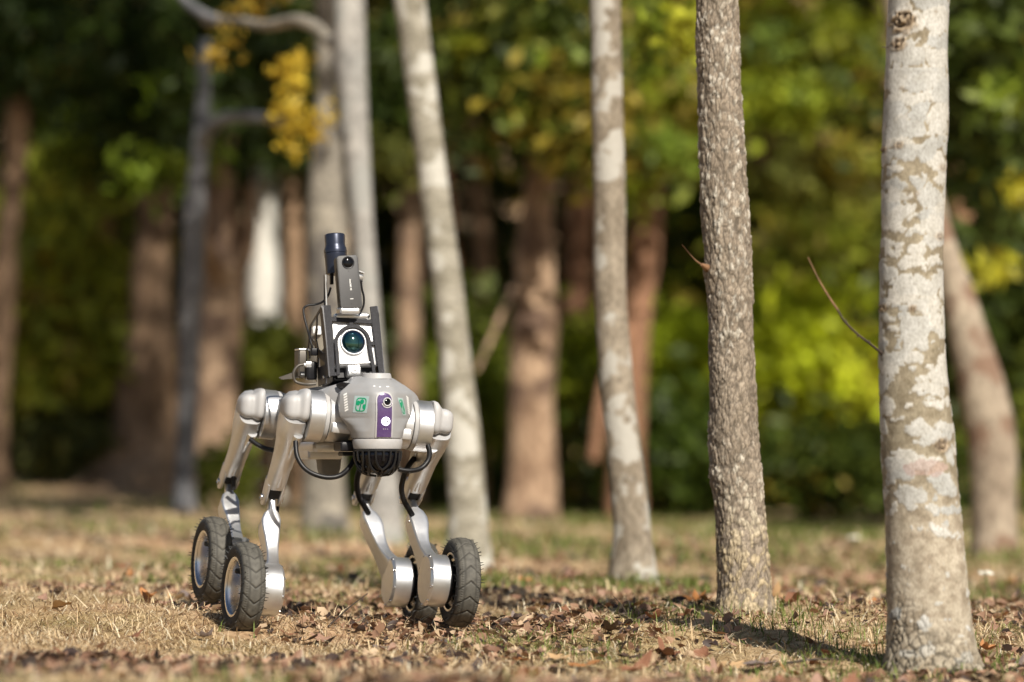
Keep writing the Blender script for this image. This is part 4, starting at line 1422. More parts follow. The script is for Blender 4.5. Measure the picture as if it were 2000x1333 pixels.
def bolt(parent, M, p, axis, sc=1.0):
    o = bpy.data.objects.new("bolt", BOLT)
    COL.objects.link(o)
    o.parent = parent
    q = Vector(axis).to_track_quat('X', 'Z').to_matrix().to_4x4()
    o.matrix_local = M @ Matrix.Translation(p) @ q @ Matrix.Scale(sc, 4)
    return o


def leg(s, yh, dz, wpx, wpy, yw, wyaw=0., camber=0., thigh=.208, shinl=.210, spin=0.):
    LM_ = B @ Matrix.Translation((0, yh, dz)) @ Matrix.Rotation(ROLL, 4, 'Y')
    M = R0 @ LM_
    MS = M @ Matrix.Scale(s, 4, (1, 0, 0)) if s < 0 else M       # X = outwards
    # motor housing, ring, silver band
    mt = MB(MS).lathe([(.035, .040), (.040, .0455), (.080, .0470), (.0835, .0475)], 56)
    mt.box((.060, -.045, -.020), (.020, .004, .010), bev=.002)
    mot = mt.build("hip_motor", ALUD, robot)
    MB(MS).lathe([(.0835, .0462), (.0850, .0462)], 56).build("seam", BLK, mot)
    ringo = MB(MS).lathe([(.0850, .0480), (.0860, .0492), (.0930, .0492), (.0936, .0485)], 56).build("motor_ring", CAPG, mot)
    for k in range(10):
        a = 2 * math.pi * k / 10 + .35
        bolt(ringo, MS, (.0935, .0470 * math.sin(a), .0470 * math.cos(a)), (0, math.sin(a), math.cos(a)), .75)
    MB(MS).lathe([(.0936, .0488), (.0945, .0505), (.1230, .0505), (.1240, .0495)], 72).build("motor_band", ALU, mot)
    # outer housing that bulges behind the cap
    MB(MS).loft([[(x, .030 + ry * math.cos(t) * 1.15, .004 + ry * math.sin(t)) for t in [2 * math.pi * k / 32 for k in range(32)]]
                 for x, ry in ((.1235, .040), (.128, .043), (.140, .044), (.152, .041), (.160, .033), (.164, .020))]).build("outer_housing", GREY, mot, 60)
    capr = []
    for x, ry, rz, cz, cy in ((.1236, .036, .0300, .018, 0), (.1245, .0395, .0325, .0185, 0), (.129, .0410, .0338, .018, 0), (.134, .0410, .0330, .017, 0), (.138, .0385, .0300, .0158, -.000),
                              (.1415, .0350, .0272, .0145, .001), (.1445, .0340, .0256, .0135, .0015), (.148, .0335, .0252, .0128, .001), (.152, .0350, .0258, .0124, .001), (.157, .0345, .0252, .012, .001), (.162, .0315, .0232, .0118, 0), (.1665, .0275, .0202, .0118, 0), (.1697, .020, .0145, .0118, 0), (.1706, .006, .004, .0118, 0)):
        capr.append([(x, cy + ry * math.copysign(abs(math.cos(t)) ** (2 / 3.9), math.cos(t)), cz + rz * math.copysign(abs(math.sin(t)) ** (2 / 3.9), math.sin(t))) for t in [2 * math.pi * k / 44 for k in range(44)]])
    MB(MS).loft(capr).build("hip_cap", CAPG, mot, 60)
    # wheel axle in the leg frame
    Wl = inv_frame(LM_, wpx, wpy, yw)
    Wx = Wl.x * s
    fx = Wx - .052              # middle of the hub motor
    dy, dzz = yw, Wl.z
    D = math.hypot(dy, dzz)
    tl, sl_ = thigh, shinl
    if D > tl + sl_ - .002: tl = sl_ = D / 2 + .004
    ca = (tl ** 2 + D ** 2 - sl_ ** 2) / (2 * tl * D)
    a0 = math.atan2(dy, -dzz)
    a1 = a0 + math.acos(max(-1, min(1, ca)))
    K = Vector((.1455, tl * math.sin(a1), -tl * math.cos(a1)))
    K.x = min(.1455, (.1455 * .55 + fx * .45))
    T0 = Vector((.1455, 0, 0))
    # thigh
    dirv = (K - T0).normalized()
    back = Vector((1, 0, 0)).cross(dirv).normalized()
    if back.y < 0: back = -back
    side = dirv.cross(back).normalized()
    if side.x < 0: side = -side
    rings = []
    for t_, wx, wd, off, n in ((-.02, .0235, .036, 0, 3.2), (.10, .0262, .036, 0, 3.0), (.20, .0255, .033, .001, 2.7), (.32, .0225, .0275, .003, 2.5), (.46, .0205, .0225, .004, 2.5), (.60, .0200, .0195, .004, 2.6),
                               (.70, .0198, .0185, .003, 2.8), (.80, .0196, .0178, .002, 3.0), (.845, .0195, .0172, .001, 3.0)):
        c = T0.lerp(K, t_) + back * off * -1
        rings.append([c + side * (wx * math.copysign(abs(math.cos(q)) ** (2 / n), math.cos(q))) + back * (wd * math.copysign(abs(math.sin(q)) ** (2 / n), math.sin(q))) for q in [2 * math.pi * k / 40 for k in range(40)]])
    mb = MB(MS).loft(rings)
    if True:
        for sg in (1, -1):      # the two cheeks of the fork
            rr_ = []
            for t_, wd in ((.80, .0172), (.88, .0165), (.95, .0160), (1.01, .0148), (1.05, .0115), (1.075, .006)):
                c = T0.lerp(K, t_) + side * sg * .0148
                rr_.append([c + side * (.0045 * math.copysign(abs(math.cos(q)) ** .6, math.cos(q))) + back * (wd * math.copysign(abs(math.sin(q)) ** .6, math.sin(q))) for q in [2 * math.pi * k / 24 for k in range(24)]])
            mb.loft(rr_)
    th_o = mb.build("thigh", ALUD, robot, 40)
    # the raised ridge along the front of the thigh
    rg_ = []
    for t_ in np.linspace(.12, .80, 12):
        c = T0.lerp(K, float(t_))
        wd = float(np.interp(t_, [.1, .2, .32, .46, .6, .8], [.036, .033, .0245, .0185, .0155, .0158]))
        rg_.append(c - back * (wd * .93) - side * (.0095 - .010 * float(t_)))
    MB(MS).tube(rg_, lambda t: .0100 * (1 - .25 * t), 16, step=.01).build("thigh_ridge", ALU, th_o, 60)
    c = T0.lerp(K, .86)
    MM = Matrix((side, back, -dirv)).transposed().to_4x4(); MM.translation = c
    MB(MS).box((0, 0, -.006), (.0100, .0145, .014), MM).build("fork_gap_shade", BLK, th_o)  # solid black block standing for the shade inside the fork slot
    for pt, ax in ((K + side * .0193, side), (K - side * .0193, -side)):
        bolt(th_o, MS, pt, ax, 2.0)
    bolt(th_o, MS, T0.lerp(K, .17) - back * .033 + side * -.006, -back + side * .2, 1.1)
    bolt(th_o, MS, T0.lerp(K, .22) + side * -.024, -side, .9)
    # guard on the inner side that carries the hose
    g0 = T0.lerp(K, .30) - side * .018 + back * .012
    g1 = T0.lerp(K, .66) - side * .020 + back * .010
    MB(MS).loft([[p + side * a + back * c_ for a, c_ in ((-.004, -.010), (.006, -.010), (.006, .010), (-.004, .010))] for p in (g0, g0.lerp(g1, .5) - side * .004, g1)]).build("hose_guard", ALUD, th_o, 30)
    # shin
    F = Vector((fx, dy, dzz))
    A0 = F
    down = (F - K)
    Ls = down.length
    down.normalize()
    bk = Vector((1, 0, 0)).cross(down).normalized()
    if bk.y < 0: bk = -bk
    sd = down.cross(bk).normalized()
    if sd.x < 0: sd = -sd
    rings = []
    for t_, wx, wd, bow, n in ((-.05, .0045, .009, 0, 4), (.0, .0062, .012, 0, 4), (.08, .0070, .0125, 0, 4), (.15, .0085, .0135, .0, 6), (.19, .0150, .0155, .0015, 9), (.26, .0195, .0180, .002, 9), (.34, .0185, .0200, .002, 9),
                               (.44, .0155, .0200, -.001, 9), (.55, .0128, .0195, -.003, 9), (.65, .0118, .0210, -.004, 9), (.74, .0125, .0270, -.003, 8), (.84, .0165, .036, .0, 6), (.92, .019, .042, .002, 4)):
        xx_ = K.x + (fx - K.x) * min(1, (t_ * 1.1)) ** 1.2 if t_ > 0 else K.x
        c = K + down * (Ls * t_)
        c = Vector((xx_ + bow * .8, c.y, c.z)) + bk * (.010 * math.sin(math.pi * min(1, max(0, t_))))
        rings.append([c + Vector((1, 0, 0)) * (wx * math.copysign(abs(math.cos(q)) ** (2 / n), math.cos(q))) + bk * (wd * math.copysign(abs(math.sin(q)) ** (2 / n), math.sin(q))) for q in [2 * math.pi * k / 40 + .01 for k in range(40)]])
    sh = MB(MS).loft(rings).build("shin", ALU, robot, 28)
    MF = MS @ Matrix.Translation(F)
    hub = MB(MF).lathe([(-.0205, .034), (-.0200, .046), (-.0150, .0515), (.0195, .0515), (.0205, .050)], 64).build("hub_motor", ALU, sh, 30)
    MB(MF).lathe([(.0200, .0440), (.030, .0430), (.034, .020)], 48).build("hub_collar", BLK, sh)
    for k in range(7):
        a = rad(-75 + 42 * k + 10)
        bolt(hub, MF, (-.0176, .0490 * math.sin(a) * -1, .0490 * math.cos(a)), (-.75, -math.sin(a), math.cos(a)), .95)
    bolt(sh, MS, K + down * (Ls * .30) - Vector((.0175, 0, 0)), (-1, 0, 0), .9)
    # wheel
    wh = empty("wheel", parent=robot)
    base_ = M @ Matrix.Translation(Wl)
    R3 = Matrix.Rotation(wyaw, 4, 'Z') @ Matrix.Rotation(camber, 4, 'Y')
    mirror = Matrix.Scale(s, 4, (1, 0, 0)) if s < 0 else Matrix()
    wm = base_ @ R3 @ Matrix.Rotation(spin, 4, 'X')
    if s < 0: wm = wm @ Matrix.Rotation(math.pi, 4, 'Z')
    wh.matrix_local = wm
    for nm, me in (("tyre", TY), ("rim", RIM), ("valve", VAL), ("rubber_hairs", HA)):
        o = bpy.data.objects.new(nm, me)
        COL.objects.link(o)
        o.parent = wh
        if nm == "rubber_hairs": o['kind'] = 'stuff'
    return LM_, K, F, s


LG = {}
LG['fr'] = leg(-1, 0, 0, 475, 1148, .020, rad(3), rad(-1.0), spin=-.36)
LG['fl'] = leg(1, 0, 0, 897, 1138, .020, rad(-1), rad(-2), spin=.3)
LG['rr'] = leg(-1, .385, .009, 413, 1094, .020, rad(2), rad(-1.0), spin=-.25)
LG['rl'] = leg(1, .385, .004, 822, 1141, .020, rad(-1), rad(-2), spin=1.9)


def hose(pts, r=.0048, name="hose", cor=.08, m=None, parent=None):
    """pts = (px, py, local y)"""
    w = [onplane(B, a, c, 1, y) for a, c, y in pts]
    return MB(RB).tube(w, r, 12, cor=cor, step=.0011).build(name, m or CABLE, parent or robot, 80)


hose([(577, 862, -.03), (580, 890, -.04), (592, 912, -.05), (612, 926, -.055), (640, 933, -.06), (664, 929, -.06), (682, 914, -.05), (694, 893, -.04)])
hose([(835, 868, -.03), (839, 884, -.04), (836, 900, -.05), (822, 915, -.055), (800, 920, -.06), (778, 917, -.06)])
hose([(818, 888, .08), (808, 897, .07), (797, 912, .05), (789, 930, .05), (784, 955, .07), (789, 978, .08), (798, 994, .09), (806, 1008, .12)], .0052)
hose([(712, 905, .34), (701, 922, .36), (697, 945, .38), (701, 970, .40), (711, 988, .42), (719, 1002, .46)], .0056)
hose([(457, 876, .46), (458, 905, .5), (456, 930, .5), (456, 958, .5)], .0048)
hose([(549, 905, .15), (547, 935, .16), (544, 965, .16), (540, 1000, .14)], .0045)
hose([(488, 858, .36), (503, 869, .35), (520, 877, .34), (535, 880, .33)], .0048)
# --- sensor tower on the back
TB = onplane(B, 699, 737, 1, .055)
TW = B @ Matrix.Translation(TB) @ Matrix.Rotation(rad(-13), 4, 'X') @ Matrix.Rotation(rad(-2.2), 4, 'Y')
RT = R0 @ TW
tower = empty("sensor_tower", parent=robot)


def tp(px, py, y=0.0):
    p = onplane(TW, px, py, 1, y)
    return (p.x, p.z)


def tpx(px, py, x):
    p = onplane(TW, px, py, 0, x)
    return p


mb = MB(RT)
def st(pts, w, y0=-.002, y1=.002, M=None):
    (M or mb).stroke([tp(a, c) for a, c in pts], w, y0, y1)
st([(638.5, 597), (639, 612), (643, 660), (649, 735)], [.014, .0165, .0155, .010])
st([(729, 599), (732, 615), (737, 660), (745.5, 735)], [.014, .0165, .0150, .011])
st([(640, 623.5), (684, 626.5), (731, 629.5)], .0085, -.0017, .0017)
st([(686, 626), (686, 640)], .0085, -.0014, .0014)
arc = [(688.5 + 32.5 * math.cos(rad(a)), 671 - 33 * math.sin(rad(a))) for a in range(0, 181, 9)]
mb2 = mb
st(arc + [(658, 690), (660.5, 732)], .0070, -.0021, .0023)
st([(721, 671), (725, 695), (731, 733)], .0070, -.0023, .0025)
st([(645, 668), (657, 667)], .008, -.0012, .0012)
st([(721, 671), (739, 671)], .008, -.0012, .0012)
st([(649, 731), (662, 731)], .007, -.0012, .0012)
mb.build("front_plate", POWD, tower, 25, bevel=.0005)
# folded side flanges
for (a, c) in (((630.5, 597), (643.5, 737)), ((737, 599), (751, 736))):
    x0, z0 = tp(*a); x1, z1 = tp(*c)
    MB(RT).loft([[(x - .001, -.002, z), (x + .001, -.002, z), (x + .001, .012, z), (x - .001, .012, z)] for x, z in ((x1, z1), (x0, z0))]).build("flange", DARKP, tower, 25)
# white scanner panel with lens
xl, zt = tp(643, 626, .008); xr, zb = tp(743, 713, .008)
pan = MB(RT).box(((xl + xr) / 2, .020, (zt + zb) / 2), ((xr - xl) / 2 - .003, .014, (zt - zb) / 2), bev=.003).build("scanner_panel", WPAN, tower)
cx_, cz_ = tp(690.5, 667.5, 0)
ML_ = RT @ Matrix.Translation((cx_, 0, cz_))
MB(ML_).lathe([(.008, .0272), (.0055, .0270), (.0020, .0262), (.0008, .0252), (.0008, .0240), (.004, .0236)][::-1], 48, axis='Y').build("lens_bezel", WPAN, pan)
MB(ML_).lathe([(.005, .0238), (.0015, .0234), (-.0025, .0212), (-.0065, .0172), (-.0092, .0122), (-.0106, .006), (-.011, .0005)][::-1], 48, axis='Y').build("scanner_lens", COAT, pan, 80)
mbh = MB(RT)
for ring_, (r, n) in enumerate(((.0300, 56), (.0325, 56), (.0350, 56), (.0375, 56), (.0400, 56))):
    for k in range(n):
        a = 2 * math.pi * (k + .5 * (ring_ % 2)) / n
        x, z = cx_ + r * math.cos(a), cz_ + r * math.sin(a)
        if math.sin(a) > .2 and r > .031 and r < .039: continue
        if not (xl + .006 < x < xr - .006 and zb + .003 < z < zt - .003): continue
        mbh.box((x, .0060, z), (.00055, .0006, .00055))
tag(mbh.build("vent_holes", BLK, pan, 30), kind='stuff')
# curved silver top of the scanner, partly hidden lettering
xa, za = tp(650, 618, .01); xb, zb2 = tp(722, 620, .01)
MB(RT).box(((xa + xb) / 2, .020, za - .002), ((xb - xa) / 2, .018, .0065), bev=.005).build("scanner_top", ALU, pan)


def text_mesh(body, size, M, m, name, parent, ext=.0002, align='CENTER', bold=0.0):
    cu = bpy.data.curves.new(name, 'FONT')
    cu.body = body
    cu.size = size
    cu.extrude = ext
    cu.offset = bold
    cu.align_x = align
    cu.align_y = 'CENTER'
    tmp = bpy.data.objects.new(name, cu)
    me = bpy.data.meshes.new_from_object(tmp)
    bpy.data.objects.remove(tmp)
    bpy.data.curves.remove(cu)
    o = link(name, me, parent, None)
    me.materials.clear()
    me.materials.append(m)
    o.matrix_local = M
    return o


TXT = Matrix.Rotation(math.pi / 2, 4, 'X')       # lettering facing the front (-y)
x_, z_ = tp(673, 624.5, .0018)
text_mesh("UNIT", .0075, RT @ Matrix.Translation((x_, .0016, z_)) @ TXT, GREYPR, "lettering", pan)
x_, z_ = tp(702, 626, .0018)
text_mesh("R2", .0075, RT @ Matrix.Translation((x_, .0016, z_)) @ TXT, GREYPR, "lettering", pan)
# bracket and button under the scanner
xa, za = tp(690.5, 723.5, .012)
br = MB(RT).box((xa, .018, za), (.0145, .012, .0115), bev=.003).build("bracket", ALU, tower)
MB(RT).lathe([(.007, .0090), (.0045, .0088), (.0038, .0075)][::-1], 28, Matrix.Translation((xa, 0, za)), 'Y').build("button", WPAN, br)
for k in (0, 1):
    MB(RT).box((xa, .0034, za + .0020 - .0045 * k), (.0035, .0003, .0006)).build("button_mark", GREYPR, br)
xa, za = tp(666, 711, .012); xb, _ = tp(722, 711, .012)
MB(RT).box(((xa + xb) / 2 , .012, za - .001), ((xb - xa) / 2 + .004, .010, .0012)).build("shelf", ALU, tower)
xq, zq = tp(664, 725, .02); xq2, _ = tp(724, 725, .02)
MB(RT).box(((xq + xq2) / 2, .040, zq), ((xq2 - xq) / 2 + .004, .014, .012)).build("inner_block", BLK, tower)

# left truss plate: traced in its own plane
XS = tp(631, 640)[0] - .001
mb = MB(RT)
def sst(pts, w):
    q = [tpx(a, c, XS) for a, c in pts]
    P2 = [Vector((p.y, p.z)) for p in q]
    rings = []
    for i, p in enumerate(P2):
        d_ = (P2[min(i + 1, len(P2) - 1)] - P2[max(i - 1, 0)]).normalized()
        n_ = Vector((-d_.y, d_.x))
        a_, c_ = p + n_ * w / 2, p - n_ * w / 2
        rings.append([(XS - .0012, a_.x, a_.y), (XS - .0012, c_.x, c_.y), (XS + .0012, c_.x, c_.y), (XS + .0012, a_.x, a_.y)])
    mb.loft(rings)
sst([(629, 600), (617, 620), (606, 638)], .005)
sst([(619, 618), (619, 640)], .006)
sst([(606, 638), (604, 660), (602, 680), (605, 700)], .006)
sst([(619, 640), (616, 660), (622, 690), (620, 720)], .012)
sst([(628, 604), (632, 640), (636, 680), (640, 736)], .022)
sst([(605, 662), (618, 676), (612, 692)], .008)
sst([(622, 690), (636, 700)], .016)
sst([(628, 716), (630, 752)], .060)
mb.build("side_truss", DARKP, tower, 25)
MB(RT).box((XS + .012, .10, tpx(612, 643, XS).z), (.010, .020, .009), bev=.003).build("white_connector", WHT, tower)
for a, c in ((634, 737), (619, 743)):
    p = tpx(a, c, XS)
    bolt(tower, RT, (XS - .0012, p.y, p.z), (-1, 0, 0), 1.1)
# right plate
XR = tp(744, 660)[0]
MB(RT).loft([[(XR + .0005, .012, z), (XR + .0025, .012, z), (XR + .0025, w_, z), (XR + .0005, w_, z)] for z, w_ in ((.002, .09), (.07, .07), (.135, .03))]).build("side_plate", DARKP, tower, 25)
MB(RT).box((.0, .085, .045), (.040, .045, .040), bev=.003).build("computer_box", BLK, tower)

# computer box and connectors hanging on the left
def bbox(name, px0, py0, px1, py1, y, hy, m, bev=.002, parent=None):
    a = onplane(B, px0, py0, 1, y); c = onplane(B, px1, py1, 1, y)
    return MB(RB).box(((a.x + c.x) / 2, y + hy, (a.z + c.z) / 2), (abs(c.x - a.x) / 2, hy, abs(a.z - c.z) / 2), bev=bev).build(name, m, parent or tower)
bx_ = bbox("radio_box", 583, 684, 600, 738, .13, .018, BOXB, .003)
bbox("radio_box_lid", 583.5, 681, 602, 684.5, .13, .018, ALU, .001, bx_)
bbox("radio_label", 586, 726, 595, 734, .1290, .0004, BLK, 0, bx_)
for k in range(3):
    bbox("radio_port", 588 + 2.4 * k, 730, 589.4 + 2.4 * k, 733, .1280, .0004, ALU, 0, bx_)
bbox("plug_body", 608, 680, 622, 695, .10, .008, BLK, .002)
bbox("dark_module", 600, 706, 620, 742, .115, .012, BLK, .003)
bbox("usb_plug", 598, 706.5, 609, 718, .088, .004, ALU, .001)
bbox("usb_collar", 592, 710, 598.5, 715.5, .088, .003, ALUD, .001)
hose([(594, 712.5, .09), (584, 714, .09), (576, 722, .09), (573, 733, .09), (577, 745, .09), (590, 750, .085), (604, 751, .08), (617, 750, .08)], .0028, "usb_cable", 0.0, BOXB, tower)
hose([(646, 562, .13), (641, 577, .13), (630, 590, .135), (616, 595, .14), (601, 597, .14), (593, 604, .14), (595, 622, .135), (601, 645, .125), (607, 668, .11), (611, 684, .108)], .0022, "antenna_cable", 0.0, CABLE, tower)
a_ = [onplane(B, p, q, 1, .16) for p, q in ((544, 737.5), (572, 727.5), (574, 733), (575, 740), (550, 742))]
MB(RB).loft([[Vector((p.x, .150, p.z)) for p in a_], [Vector((p.x, .162, p.z)) for p in a_]]).build("blade_antenna", BOXB, tower, 25)

# --- antenna cylinder
AY = .13
MA = Matrix.Translation(onplane(B, 655.5, 500, 1, AY))
MA = RB @ MA @ Matrix.Rotation(rad(-1), 4, 'Y') @ Matrix.Rotation(rad(-7), 4, 'X')
def az(py): return (500 - py) / 1000.0 * 1.022
ant = MB(MA).lathe([(az(p), r) for p, r in ((537, .017), (535.5, .0205), (505, .0215), (499, .0225), (497.6, .0225), (497, .0215), (495.5, .0215), (495, .0226), (490, .0228), (487, .0222), (482, .0203), (478, .0198),
                                            (460.5, .0202), (458.5, .0196), (457.6, .018), (457.4, .010))], 56, axis='Z').build("antenna_cylinder", BLUEB, tower, 45)
bbox("antenna_plug", 645.5, 534, 652, 556, .12, .004, BLK, .001)
MB(RB).tube([onplane(B, a, c, 1, .125) for a, c in ((636, 537), (637, 570), (638, 602))], .0022, 8, step=.01).build("antenna_mast", ALUD, tower, 60)
MB(RB).tube([onplane(B, a, c, 1, .13) for a, c in ((634, 537), (634, 570), (634, 602))], .0018, 8, step=.01).build("antenna_mast", BLK, tower, 60)

# --- upright action camera
CC = onplane(B, 679.5, 553, 1, .075)
MCm = RB @ Matrix.Translation(CC) @ Matrix.Rotation(rad(-4.0), 4, 'Y') @ Matrix.Rotation(rad(-5), 4, 'X')


def slab(hw, hz, y0, y1, r, N_=8):
    def out(k):
        p = []
        for cx, cz, a0 in ((hw - r, hz - r, 0), (-hw + r, hz - r, 90), (-hw + r, -hz + r, 180), (hw - r, -hz + r, 270)):
            p += [(cx + (r - k) * math.cos(rad(a0 + i * 90 / N_)), cz + (r - k) * math.sin(rad(a0 + i * 90 / N_))) for i in range(N_ + 1)]
        return p
    lv = [(.0025, y0), (.0008, y0 + .0007), (0, y0 + .0025), (0, y1 - .0025), (.0008, y1 - .0007), (.0025, y1)]
    return [[(a, y, c) for a, c in out(k)] for k, y in lv]


acam = MB(MCm).loft(slab(.0222, .0535, -.013, .013, .0075)).build("action_camera", CAMB, robot, 40)
MB(MCm).box((-.0224, 0, -.004), (.0006, .0045, .034), bev=.0003).build("side_groove", BLK, acam)
ML2 = MCm @ Matrix.Translation((.0005, -.013, .0385))
MB(ML2).lathe([(.001, .0126), (-.0008, .0126), (-.0012, .0120), (-.0008, .0112)][::-1], 40, axis='Y').build("lens_ring", BLK, acam)
MB(ML2).lathe([(.001, .0104), (-.0012, .0100), (-.0022, .0086), (-.0030, .0060), (-.0035, .0030), (-.0036, .0004)][::-1], 40, axis='Y').build("camera_lens", GLASS, acam, 60)
text_mesh("Insta360 X5", .0046, MCm @ Matrix.Translation((.0015, -.0133, -.0055)) @ Matrix.Rotation(rad(90), 4, 'Y') @ TXT, WHT, "lettering", acam, bold=.00008)
MB(MCm).box((.0015, -.0132, -.0335), (.0032, .0003, .0006)).build("white_dash", WHT, acam)
for z in (.0215, -.0435):
    MB(MCm).box((.0, -.0132, z), (.0005, .0003, .0007)).build("microphone_hole", BLK, acam)
bs = onplane(B, 680, 608, 1, .075)
MB(RB).box((bs.x, .075, bs.z), (.0205, .017, .0068), bev=.003).build("camera_mount", ALU, robot)
# right-angle plug
pl = bbox("angle_plug", 700.5, 533, 710, 546, .075, .004, ALU, .001, robot)
p0 = onplane(B, 698.5, 529, 1, .073); p1 = onplane(B, 711, 534, 1, .073)
MB(RB).loft([[(p.x, y, p.z + dz_) for y, dz_ in ((.069, .0012), (.080, .0012), (.080, -.0012), (.069, -.0012))] for p in (p0, p1)]).build("plug_flap", ALU, pl, 25)
bbox("plug_collar", 703, 546, 708.5, 552, .076, .003, BLK, .001, pl)
hose([(705.5, 551, .079), (707, 565, .079), (710.5, 580, .079), (710.5, 595, .079), (706, 607, .079), (700, 614, .079)], .0021, "charge_cable", 0, CABLE, robot)
# ------------------------------------------------------------------ ground cover
STRAW = tintmat("dry_straw", .8, .12, .2)
GRASS = tintmat("green_blades", .6, .25, .3)


def sample_area(n, y0, y1, rng, power=0.0, margin=.25):
    """points over the strip of ground in the camera's view between depths y0 and y1"""
    y = y0 + (y1 - y0) * rng.uniform(0, 1, n) ** (1 + power)
    x = rng.uniform(-1, 1, n) * (.1345 * y + margin)
    return x, y


def blades(name, x, y, length, width, elev, cols, rng, droop=.5, lift=0.0):
    n = len(x)
    z = ground(x, y)
    az = rng.uniform(0, 2 * np.pi, n)
    ce, se = np.cos(elev), np.sin(elev)
    d = np.stack([np.cos(az) * ce, np.sin(az) * ce, se], 1)
    h = np.stack([-np.sin(az), np.cos(az), np.zeros(n)], 1)
    b0 = np.stack([x, y, z - .003 + lift], 1)
    L_ = length[:, None]
    mid = b0 + d * L_ * .55
    tip = mid + (d * .45 + np.stack([np.cos(az) * .2, np.sin(az) * .2, -droop * rng.uniform(0, 1, n)], 1)) * L_ * .9
    w_ = width[:, None] * h / 2
    V = np.stack([b0 - w_, b0 + w_, mid + w_ * .8, mid - w_ * .8, tip], 1).reshape(-1, 3)
    i = np.arange(n)[:, None] * 5
    lp = np.concatenate([i, i + 1, i + 2, i + 3, i + 3, i + 2, i + 4], 1).ravel()
    sz_ = np.tile([4, 3], n)
    return npmesh(name, V, lp, sz_, np.repeat(cols, 5, 0))


def patchiness(x, y, s=1.0, seed=3):
    return fbm(x * s, y * s * .7, x * 0, seed, 3)


def straw_cols(n, rng):
    t = rng.uniform(0, 1, n)[:, None]
    c = np.array((.50, .36, .20)) * (1 - t) + np.array((.72, .58, .37)) * t
    k = rng.uniform(0, 1, n)
    c[k < .32] = np.array((.22, .135, .075)) * rng.uniform(.5, 1.2, ((k < .32).sum(), 1))
    c[k > .93] = np.array((.70, .64, .48))
    return c


rg = np.random.default_rng(5)
mats = []
# matted straw, near (sharp) and far (coarser)
for (n, y0, y1, l0, l1, w0, w1) in ((52000, 5.2, 6.6, .02, .065, .0012, .0030), (150000, 6.6, 9.0, .015, .055, .0009, .0026), (26000, 9.0, 13, .03, .08, .002, .005), (16000, 13, 24, .04, .12, .004, .009)):
    x, y = sample_area(n, y0, y1, rg)
    ok = patchiness(x, y, 2.2) > rg.uniform(-1.6, .3, n)
    x, y = x[ok], y[ok]
    k = len(x)
    near = np.full(k, 9.)
    for q_ in ((470, 1240, 7.40), (897, 1238, 7.50), (408, 1190, 7.80), (822, 1232, 7.88)):
        c_ = P(*q_)
        near = np.minimum(near, np.hypot((x - c_.x) / .045, (y - c_.y + .01) / .09))
    el = np.abs(rg.normal(0, .32, k)) + .03
    up = rg.uniform(0, 1, k) < .06
    el[up] = rg.uniform(.6, 1.4, up.sum())
    el = np.where(near < 1, el * .15, el)
    me = blades("dry_grass", x, y, rg.uniform(l0, l1, k), rg.uniform(w0, w1, k), el, straw_cols(k, rg), rg, .6)
    tag(link("dry_grass", me, m=STRAW), "matted dry straw coloured grass covering the ground", kind='stuff')
# green shoots, thicker on the right and further back
for (n, y0, y1, l0, l1, w0, w1) in ((9000, 5.2, 6.9, .02, .06, .002, .0035), (20000, 6.9, 9.2, .015, .05, .0014, .0030), (30000, 9.2, 13, .02, .055, .003, .005), (22000, 13, 26, .04, .10, .006, .011)):
    x, y = sample_area(n, y0, y1, rg)
    g = patchiness(x, y, 1.3, 23) + .45 * patchiness(x, y, 5, 29) + .25 * np.clip(x, -1, 1) - (.60 if y1 < 9.5 else .05)
    ok = g > rg.uniform(-.1, .5, n)
    x, y = x[ok], y[ok]
    k = len(x)
    t = rg.uniform(0, 1, k)[:, None]
    c = np.array((.075, .115, .018)) * (1 - t) + np.array((.20, .24, .06)) * t
    me = blades("green_grass", x, y, rg.uniform(l0, l1, k), rg.uniform(w0, w1, k), rg.uniform(.5, 1.5, k), c, rg, .5)
    tag(link("green_grass", me, m=GRASS), "thin green grass shoots coming up through the dry grass", kind='stuff')
# tufts at the feet of the trunks and wheels
tx_, ty_ = [], []
for (px, py, d, r, n) in ((1822, 1322, 6.9, .13, 150), (1455, 1198, 8.0, .10, 130), (1235, 1144, 9.9, .12, 100), (1300, 1130, 9.8, .08, 120), (475, 1236, 7.40, .05, 10), (1960, 1270, 6.8, .07, 120), (1500, 1230, 7.5, .12, 50),
                          (880, 1235, 7.45, .05, 8), (910, 1120, 12, .12, 100), (1940, 1082, 14, .2, 200), (1660, 1270, 7.1, .08, 90)):
    p = P(px, py, d)
    a = rg.uniform(0, 2 * np.pi, n); q = r * (.75 + .5 * np.abs(rg.normal(0, 1, n)))
    tx_.append(p.x + np.cos(a) * q); ty_.append(p.y + np.sin(a) * q)
x, y = np.concatenate(tx_), np.concatenate(ty_)
k = len(x)
t = rg.uniform(0, 1, k)[:, None]
c = np.array((.07, .12, .015)) * (1 - t) + np.array((.22, .26, .07)) * t
me = blades("green_tufts", x, y, rg.uniform(.018, .055, k), rg.uniform(.0015, .0028, k), rg.uniform(.7, 1.5, k), c, rg, .35)
tag(link("green_grass", me, m=GRASS), "longer green grass round the feet of the trunks", kind='stuff')

